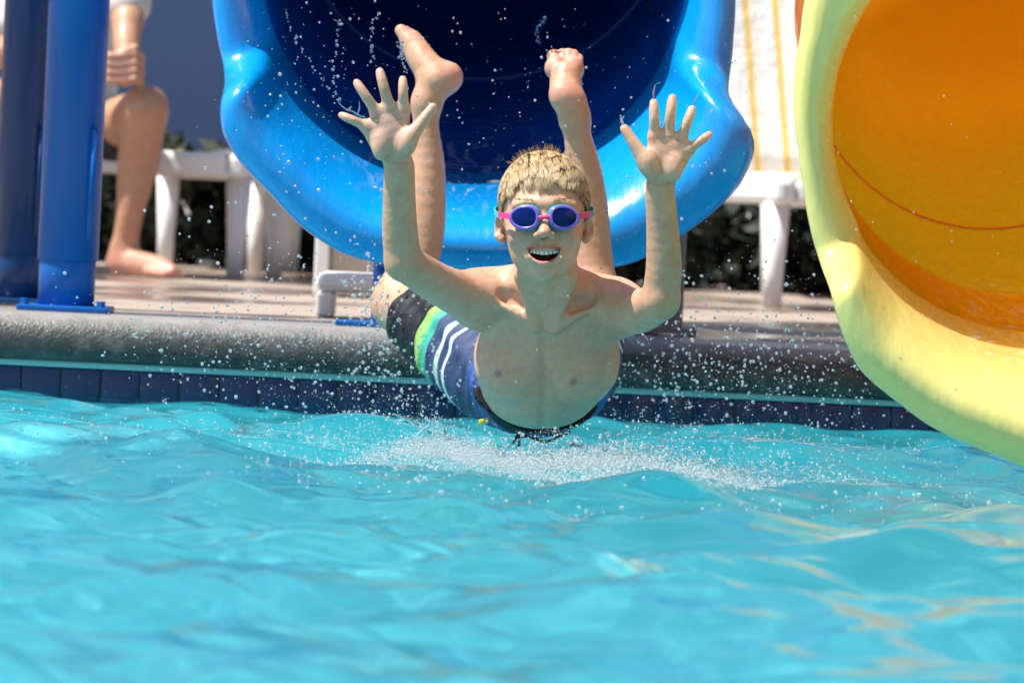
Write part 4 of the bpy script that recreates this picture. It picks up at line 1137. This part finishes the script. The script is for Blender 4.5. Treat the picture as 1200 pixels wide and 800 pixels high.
nb = spline([h(-0.0125, -0.0985, -0.003), h(-0.006, -0.1020, -0.0022), h(0.006, -0.1020, -0.0022), h(0.0125, -0.0985, -0.003)], 10)
G.append(mesh('nose_bridge', *tube(nb, [0.0034] * 10, 10), MAT['g_pink']))
reparent(gog, G)
for c_, p_ in SUBP: c_.parent = p_

# ------------------------------------------------------------------ person sitting on the lounger, behind the posts
Q = Body((-1.85, 13.3, DECK_Z - 0.02), (-0.85, 14.75, 1.75), 0.0075)
hp = (at(98, 172, 14.35), at(52, 172, 14.35)); kn_ = (at(170, 128, 13.95), at(-6, 120, 13.95)); an_ = (at(146, 292, 14.02), at(10, 292, 14.02))
for i, s in ((0, 1), (1, -1)):
    Q.chain([hp[i], (hp[i] + kn_[i]) / 2, kn_[i]], [0.095, 0.080, 0.062], 0.04)
    m = kn_[i] + (an_[i] - kn_[i]) * 0.35 + np.array([0, 0.03, 0])
    Q.chain([kn_[i], m, an_[i] + (kn_[i] - an_[i]) * 0.25, an_[i]], [0.060, 0.060, 0.040, 0.038], 0.03)
    f0 = an_[i].copy(); f0[2] = DECK_Z + 0.035; f1 = f0 + np.array([0.10 * s, -0.10, -0.008]); f2 = f0 + np.array([0.15 * s, -0.155, -0.016])
    Q.chain([f0 + np.array([-.02 * s, .03, 0]), f0, f1, f2], [0.036, 0.040, 0.032, 0.018], 0.02)
    Q.cone(an_[i], f0, 0.038, 0.038, 0.02)
    for k in range(5):
        t0_ = f1 + np.array([0.0, 0, 0]) + np.array([0.012 * (k - 2), 0.012 * (k - 2) * s, -0.012]); Q.cone(t0_, t0_ + np.array([0.055 * s, -0.06, -0.006]), 0.014, 0.010, 0.006)
tb, tm, tt_ = at(75, 170, 14.40), at(78, 60, 14.42), at(84, -60, 14.30)
Q.chain([tb, tm, tt_], [0.14, 0.135, 0.13], 0.05, (DY, 0.72))
shp = (at(148, -75, 14.25), at(18, -75, 14.25)); Q.cone(shp[0], shp[1], 0.06, 0.06, 0.05)
hc = at(147, 82, 13.90)
for i, e in ((0, at(150, 25, 14.02)), (1, at(-2, 62, 14.02))):
    Q.chain([shp[i], (shp[i] + e) / 2, e], [0.056, 0.050, 0.042], 0.03); Q.chain([e, (e + hc) / 2, hc + np.array([0.01 * (1 - 2 * i), 0.01, 0.0])], [0.042, 0.038, 0.028], 0.02)
Q.ell(hc, (0.038, 0.026, 0.050), None, 0.02)
for k in range(4):
    z_ = hc[2] + 0.035 - 0.023 * k
    Q.cone((hc[0] - 0.045, hc[1] - 0.030, z_), (hc[0] + 0.045, hc[1] - 0.028, z_ + 0.008), 0.0125, 0.0105, 0.003)
    Q.cone((hc[0] + 0.045, hc[1] + 0.010, z_), (hc[0] + 0.030, hc[1] - 0.036, z_ + 0.010), 0.0125, 0.0105, 0.003)
Q.cone((hc[0] - 0.01, hc[1] - 0.02, hc[2] + 0.05), (hc[0] + 0.03, hc[1] - 0.035, hc[2] + 0.065), 0.013, 0.011, 0.006)
nkp = (shp[0] + shp[1]) / 2; hd = nkp + np.array([0.03, -0.10, 0.22])
Q.cone(nkp, hd - np.array([0, -0.02, 0.08]), 0.058, 0.052, 0.03)
Q.ell(hd, (0.074, 0.095, 0.105), None, 0.02); Q.ell(hd + np.array([0.0, -0.05, -0.05]), (0.055, 0.05, 0.065), None, 0.02)
Q.cone(hd + np.array([0, -0.095, 0.01]), hd + np.array([0, -0.115, -0.02]), 0.010, 0.013, 0.012)
for s in (-1, 1): Q.ell(hd + np.array([s * 0.076, 0.005, -0.01]), (0.010, 0.02, 0.032), None, 0.008)
qv, qq = Q.mesh(1)
qc = np.tile(np.array([0.50, 0.27, 0.17]), (len(qv), 1))
qc = blend(qc, 0.6 * soft(np.linalg.norm(qv - hc, axis=1), 0.06, 0.03), (0.60, 0.32, 0.25)); qc = blend(qc, 0.6 * soft(qv[:, 2], DECK_Z + 0.06, 0.03), (0.58, 0.28, 0.23))
sit = empty('person', (np.mean([hp[0][0], hp[1][0]]), 14.2, DECK_Z), 'seated person with hands clasped over the knees, behind the blue posts', 'person')
K = [mesh('body', qv, qq, MAT['skin'], attrs={'tone': ('col', qc)})]
def cloth(name, chains, mat, lo, hi, planes=()):
    C_ = Body(lo, hi, 0.01)
    for pts, rad, fl_ in chains: C_.chain(pts, rad, 0.04, fl_)
    for c, n in planes: C_.plane(c, n)
    K.append(mesh(name, *C_.mesh(2), mat))
MAT['shirt'] = simple('pale_shirt', (0.62, 0.58, 0.55), 0.85, 0.08, 12, 0.3, 20); MAT['trunks'] = simple('dark_trunks', (0.03, 0.035, 0.05), 0.8, 0.2, 12, 0.3, 20)
ch = [([tb, tm, tt_], [0.155, 0.150, 0.142], (DY, 0.76)), ([shp[0], shp[1]], [0.074, 0.074], None)]
for i, e in ((0, at(150, 25, 14.02)), (1, at(-2, 62, 14.02))): ch.append(([shp[i], shp[i] + (e - shp[i]) * 0.80], [0.072, 0.068], None))
cloth('shirt', ch, MAT['shirt'], (-1.85, 13.5, 0.3), (-0.85, 14.75, 1.5), [((0, 0, nkp[2] + 0.055), (0, 0, 1)), ((0, 0, tb[2] + 0.02), (0, 0, -1))])
cloth('trunks', [([hp[i], hp[i] + (kn_[i] - hp[i]) * 0.50], [0.112, 0.100], None) for i in (0, 1)], MAT['trunks'], (-1.85, 13.5, 0.2), (-0.85, 14.75, 1.0))
hv = Body(hd - 0.14, hd + 0.14, 0.008); hv.ell(hd + np.array([0, 0.018, 0.02]), (0.080, 0.095, 0.100), None, 0.01); hv.plane(hd + np.array([0, -0.02, 0.0]), (0, -0.8, -0.6))
K.append(mesh('hair', *hv.mesh(1), simple('brown_hair', (0.06, 0.035, 0.02), 0.5, 0.4, 60, 0.6, 90)))
reparent(sit, K)

# ------------------------------------------------------------------ spray: drops, churned foam and threads of water
def ico(sub):
    import bmesh
    bm = bmesh.new(); bmesh.ops.create_icosphere(bm, subdivisions=sub, radius=1.0)
    v = np.array([q.co[:] for q in bm.verts]); f = np.array([[q.index for q in t.verts] for t in bm.faces]); bm.free(); return v, f
def drops(name, C, R, sub, label, stretch=0.25, mat='drop'):
    bv_, bf = ico(sub); n = len(C)
    S_ = 1 + RNG.normal(size=(n, 3)) * stretch * 0.5
    V = (bv_[None] * np.clip(S_, 0.55, 1.7)[:, None, :] * R[:, None, None]) + C[:, None, :]
    Fq = bf[None] + (np.arange(n) * len(bv_))[:, None, None]
    o = mesh(name, V.reshape(-1, 3), Fq.reshape(-1, 3), MAT[mat]); o['kind'] = 'stuff'; o['label'] = label or ''; o['category'] = 'water drops'; return o
def cloud(n, cx, cy, sx, sy, y0, y1, rmin, rmax, pw=2.5):
    out, rad = [], []
    while len(out) < n:
        x, y = RNG.normal(cx, sx), RNG.normal(cy, sy)
        p_ = at(x, y, RNG.uniform(y0, y1))
        if p_[2] < 0.006: continue
        out.append(p_); rad.append(rmin + (rmax - rmin) * RNG.random() ** pw)
    return np.array(out), np.array(rad)
A = [cloud(1300, 300, 395, 95, 62, 7.95, 8.85, 0.0005, 0.0031, 5), cloud(330, 437, 362, 17, 38, 8.55, 8.80, 0.0007, 0.0042, 3), cloud(1000, 470, 450, 70, 40, 8.1, 8.85, 0.0005, 0.0031, 5),
     cloud(2100, 890, 420, 95, 52, 7.95, 8.9, 0.0005, 0.0031, 5), cloud(500, 770, 440, 45, 40, 8.1, 8.9, 0.0005, 0.0031, 5), cloud(260, 560, 110, 150, 70, 8.1, 8.75, 0.0005, 0.0026, 4),
     cloud(150, 360, 110, 45, 75, 8.0, 8.7, 0.0006, 0.0030, 3), cloud(110, 620, 300, 200, 110, 7.8, 8.6, 0.0005, 0.0022, 3), cloud(90, 1060, 260, 80, 100, 7.2, 7.45, 0.0004, 0.0018, 3), cloud(60, 800, 170, 35, 45, 7.85, 8.6, 0.0008, 0.0030, 3)]
drops('spray_drops', np.concatenate([a for a, _ in A]), np.concatenate([b for _, b in A]), 2, 'fine water drops flying in the air round the boy', mat='mist')
# low spray skimming over the water where he enters
n = 9000
x = RNG.normal(0.12, 0.21, n); y = RNG.normal(7.60, 0.36, n)
x[:2200] = RNG.normal(-0.25, 0.40, 2200); y[:2200] = RNG.normal(7.9, 0.40, 2200)
x[2200:3000] = RNG.normal(0.42, 0.20, 800); y[2200:3000] = RNG.normal(7.2, 0.35, 800)
# clots: the spray hangs together in patches
cx_, cy_c = RNG.normal(0.11, 0.2, 90), RNG.normal(7.75, 0.3, 90); k = RNG.integers(0, 90, n); pull = (RNG.random(n) < 0.6) * 0.8
x = x + (cx_[k] - x) * pull + RNG.normal(0, 0.018, n); y = y + (cy_c[k] - y) * pull + RNG.normal(0, 0.03, n)
hgt = np.exp(-((x - 0.14) / 0.2) ** 2 - ((y - 7.95) / 0.3) ** 2)
z = waves(x, y) + np.abs(RNG.normal(0, 0.007, n)) * (1 + 3.6 * hgt); r = 0.0005 + 0.0032 * RNG.random(n) ** 5
drops('surface_spray', np.stack([x, y, z], -1), r, 1, 'dense white spray skimming the water below the boy', mat='spray')
# torn streaks thrown outwards from where the chest meets the water
octv = np.array([(1, 0, 0), (-1, 0, 0), (0, 1, 0), (0, -1, 0), (0, 0, 1), (0, 0, -1)], float); octf = np.array([(0, 2, 4), (2, 1, 4), (1, 3, 4), (3, 0, 4), (2, 0, 5), (1, 2, 5), (3, 1, 5), (0, 3, 5)])
SP, SR = [], []
for k in range(1000):
    a0 = np.array([RNG.normal(0.08, 0.12), RNG.normal(8.06, 0.10)]); th = RNG.normal(-math.pi / 2, 0.95); sp_ = RNG.gamma(2.2, 0.20) * (1.25 if math.cos(th) > 0 else 1.0)
    up_ = RNG.gamma(1.6, 0.011); m = RNG.integers(30, 110); t = RNG.beta(1.3, 1.5, m) if RNG.random() < 0.7 else np.clip(RNG.normal(RNG.random(), 0.12, m), 0, 1)
    x = a0[0] + math.cos(th) * sp_ * t + RNG.normal(0, 0.006 + 0.012 * t, m); y = a0[1] + math.sin(th) * sp_ * t + RNG.normal(0, 0.010 + 0.02 * t, m)
    z = waves(x, y) + np.abs(4 * up_ * t * (1 - t) + RNG.normal(0, 0.0035, m))
    SP.append(np.stack([x, y, z], -1)); SR.append(0.0004 + 0.0016 * RNG.random(m) ** 3)
SP = np.concatenate(SP); SR = np.concatenate(SR) * 1.0; ns_ = len(SP)
V = octv[None] * (SR[:, None, None] * np.clip(1 + RNG.normal(size=(ns_, 1, 3)) * 0.4, 0.4, 2.2)) + SP[:, None, :]
o = mesh('splash_streaks', V.reshape(-1, 3), (octf[None] + (np.arange(ns_) * 6)[:, None, None]).reshape(-1, 3), MAT['spray'])
o['kind'] = 'stuff'; o['label'] = 'white torn streaks of splash thrown outwards from the boy\'s chest'; o['category'] = 'splash'
# torn glassy sheets curling up beside the chest
TS_ = Body((-0.22, 7.85, -0.02), (0.34, 8.5, 0.12), 0.0024)
for (sx0, sy0, nsp, sp0) in ((0.155, 8.24, 60, 0.05), (0.10, 8.12, 40, 0.06), (-0.10, 8.20, 34, 0.05), (0.20, 8.05, 26, 0.05)):
    for k in range(nsp):
        a0 = np.array([RNG.normal(sx0, sp0), RNG.normal(sy0, 0.05), 0]); a0[2] = float(waves(np.array([a0[0]]), np.array([a0[1]]))[0]) + RNG.uniform(-0.004, 0.012)
        TS_.cone(a0, a0 + np.array([RNG.normal(0.01, 0.022), RNG.normal(0, 0.02), abs(RNG.normal(0, 0.012))]), RNG.uniform(0.002, 0.006), RNG.uniform(0.0012, 0.003), 0.008)
o = mesh('splash_sheets', *TS_.mesh(1), MAT['drop']); o['kind'] = 'stuff'; o['label'] = 'clear torn sheets of water curling up beside the boy\'s chest'; o['category'] = 'splash'
# threads of water off the fingertips and toes
TH = []
def thread(pts, Y, r):
    r *= 0.62; TH.append(tube(spline([at(a, b, Y + RNG.normal() * 0.004) for a, b in pts], 14), [r * (0.5 + 0.8 * abs(math.sin(3.1 * i / 13 + 0.6))) for i in range(14)], 8))
thread([(766, 117), (766, 108), (768, 100), (773, 97)], 7.905, 0.0018); thread([(731, 147), (728, 141), (727, 135)], 7.90, 0.0026); thread([(729, 140), (731, 136)], 7.90, 0.0020)
thread([(812, 123), (815, 117), (817, 111)], 7.905, 0.0018); thread([(834, 154), (835, 150)], 7.905, 0.0016); thread([(774, 150), (775, 144), (773, 141)], 7.9, 0.0015)
thread([(430, 138), (421, 136), (413, 131), (405, 128), (398, 122), (396, 116)], 7.95, 0.0022); thread([(418, 135), (421, 128), (421, 119)], 7.95, 0.0018); thread([(408, 129), (412, 125)], 7.95, 0.0022)
o = mesh('water_threads', *merge(TH), MAT['drop']); o['kind'] = 'stuff'; o['label'] = 'thin threads of water trailing from the boy\'s fingertips and toes'; o['category'] = 'water drops'
# strings of drops thrown up beside the raised hand
C_, R_ = [], []
for pts in ([(440, 76), (437, 62), (434, 48), (436, 35), (440, 22), (444, 16)], [(397, 118), (392, 100), (390, 80), (393, 60), (395, 40), (398, 25)], [(396, 118), (375, 90), (356, 62), (340, 35), (335, 12)], [(474, 84), (472, 72), (470, 60), (468, 48)], [(631, 50), (629, 40), (633, 28), (640, 20)]):
    q = spline([at(a, b, 7.98 if pts[0][0] < 600 else 8.9) for a, b in pts], 26)
    for k in q:
        C_.append(k + RNG.normal(size=3) * 0.0022); R_.append(RNG.uniform(0.0008, 0.0026))
drops('drop_strings', np.array(C_), np.array(R_), 2, 'strings of drops flung up from the boy\'s fingers')
# beads standing on the wet skin
me_ = bpy.data.objects['body'].data
vn = np.zeros(len(me_.vertices) * 3, np.float32); me_.vertices.foreach_get('normal', vn); vn = vn.reshape(-1, 3)
ok_ = np.where((vn[:, 1] < 0.1) & ~((np.abs(hl[:, 0]) < 0.09) & (hl[:, 2] > -0.10) & (np.abs(hl[:, 1]) < 0.13) & (RNG.random(len(bv)) < 0.8)))[0]
pick = RNG.choice(ok_, 620, replace=False)
bd = drops('skin_beads', bv[pick] + vn[pick] * 0.0002, 0.0005 + 0.0012 * RNG.random(620) ** 3, 1, None)
del bd['label'], bd['category']; reparent(boy, [bd])
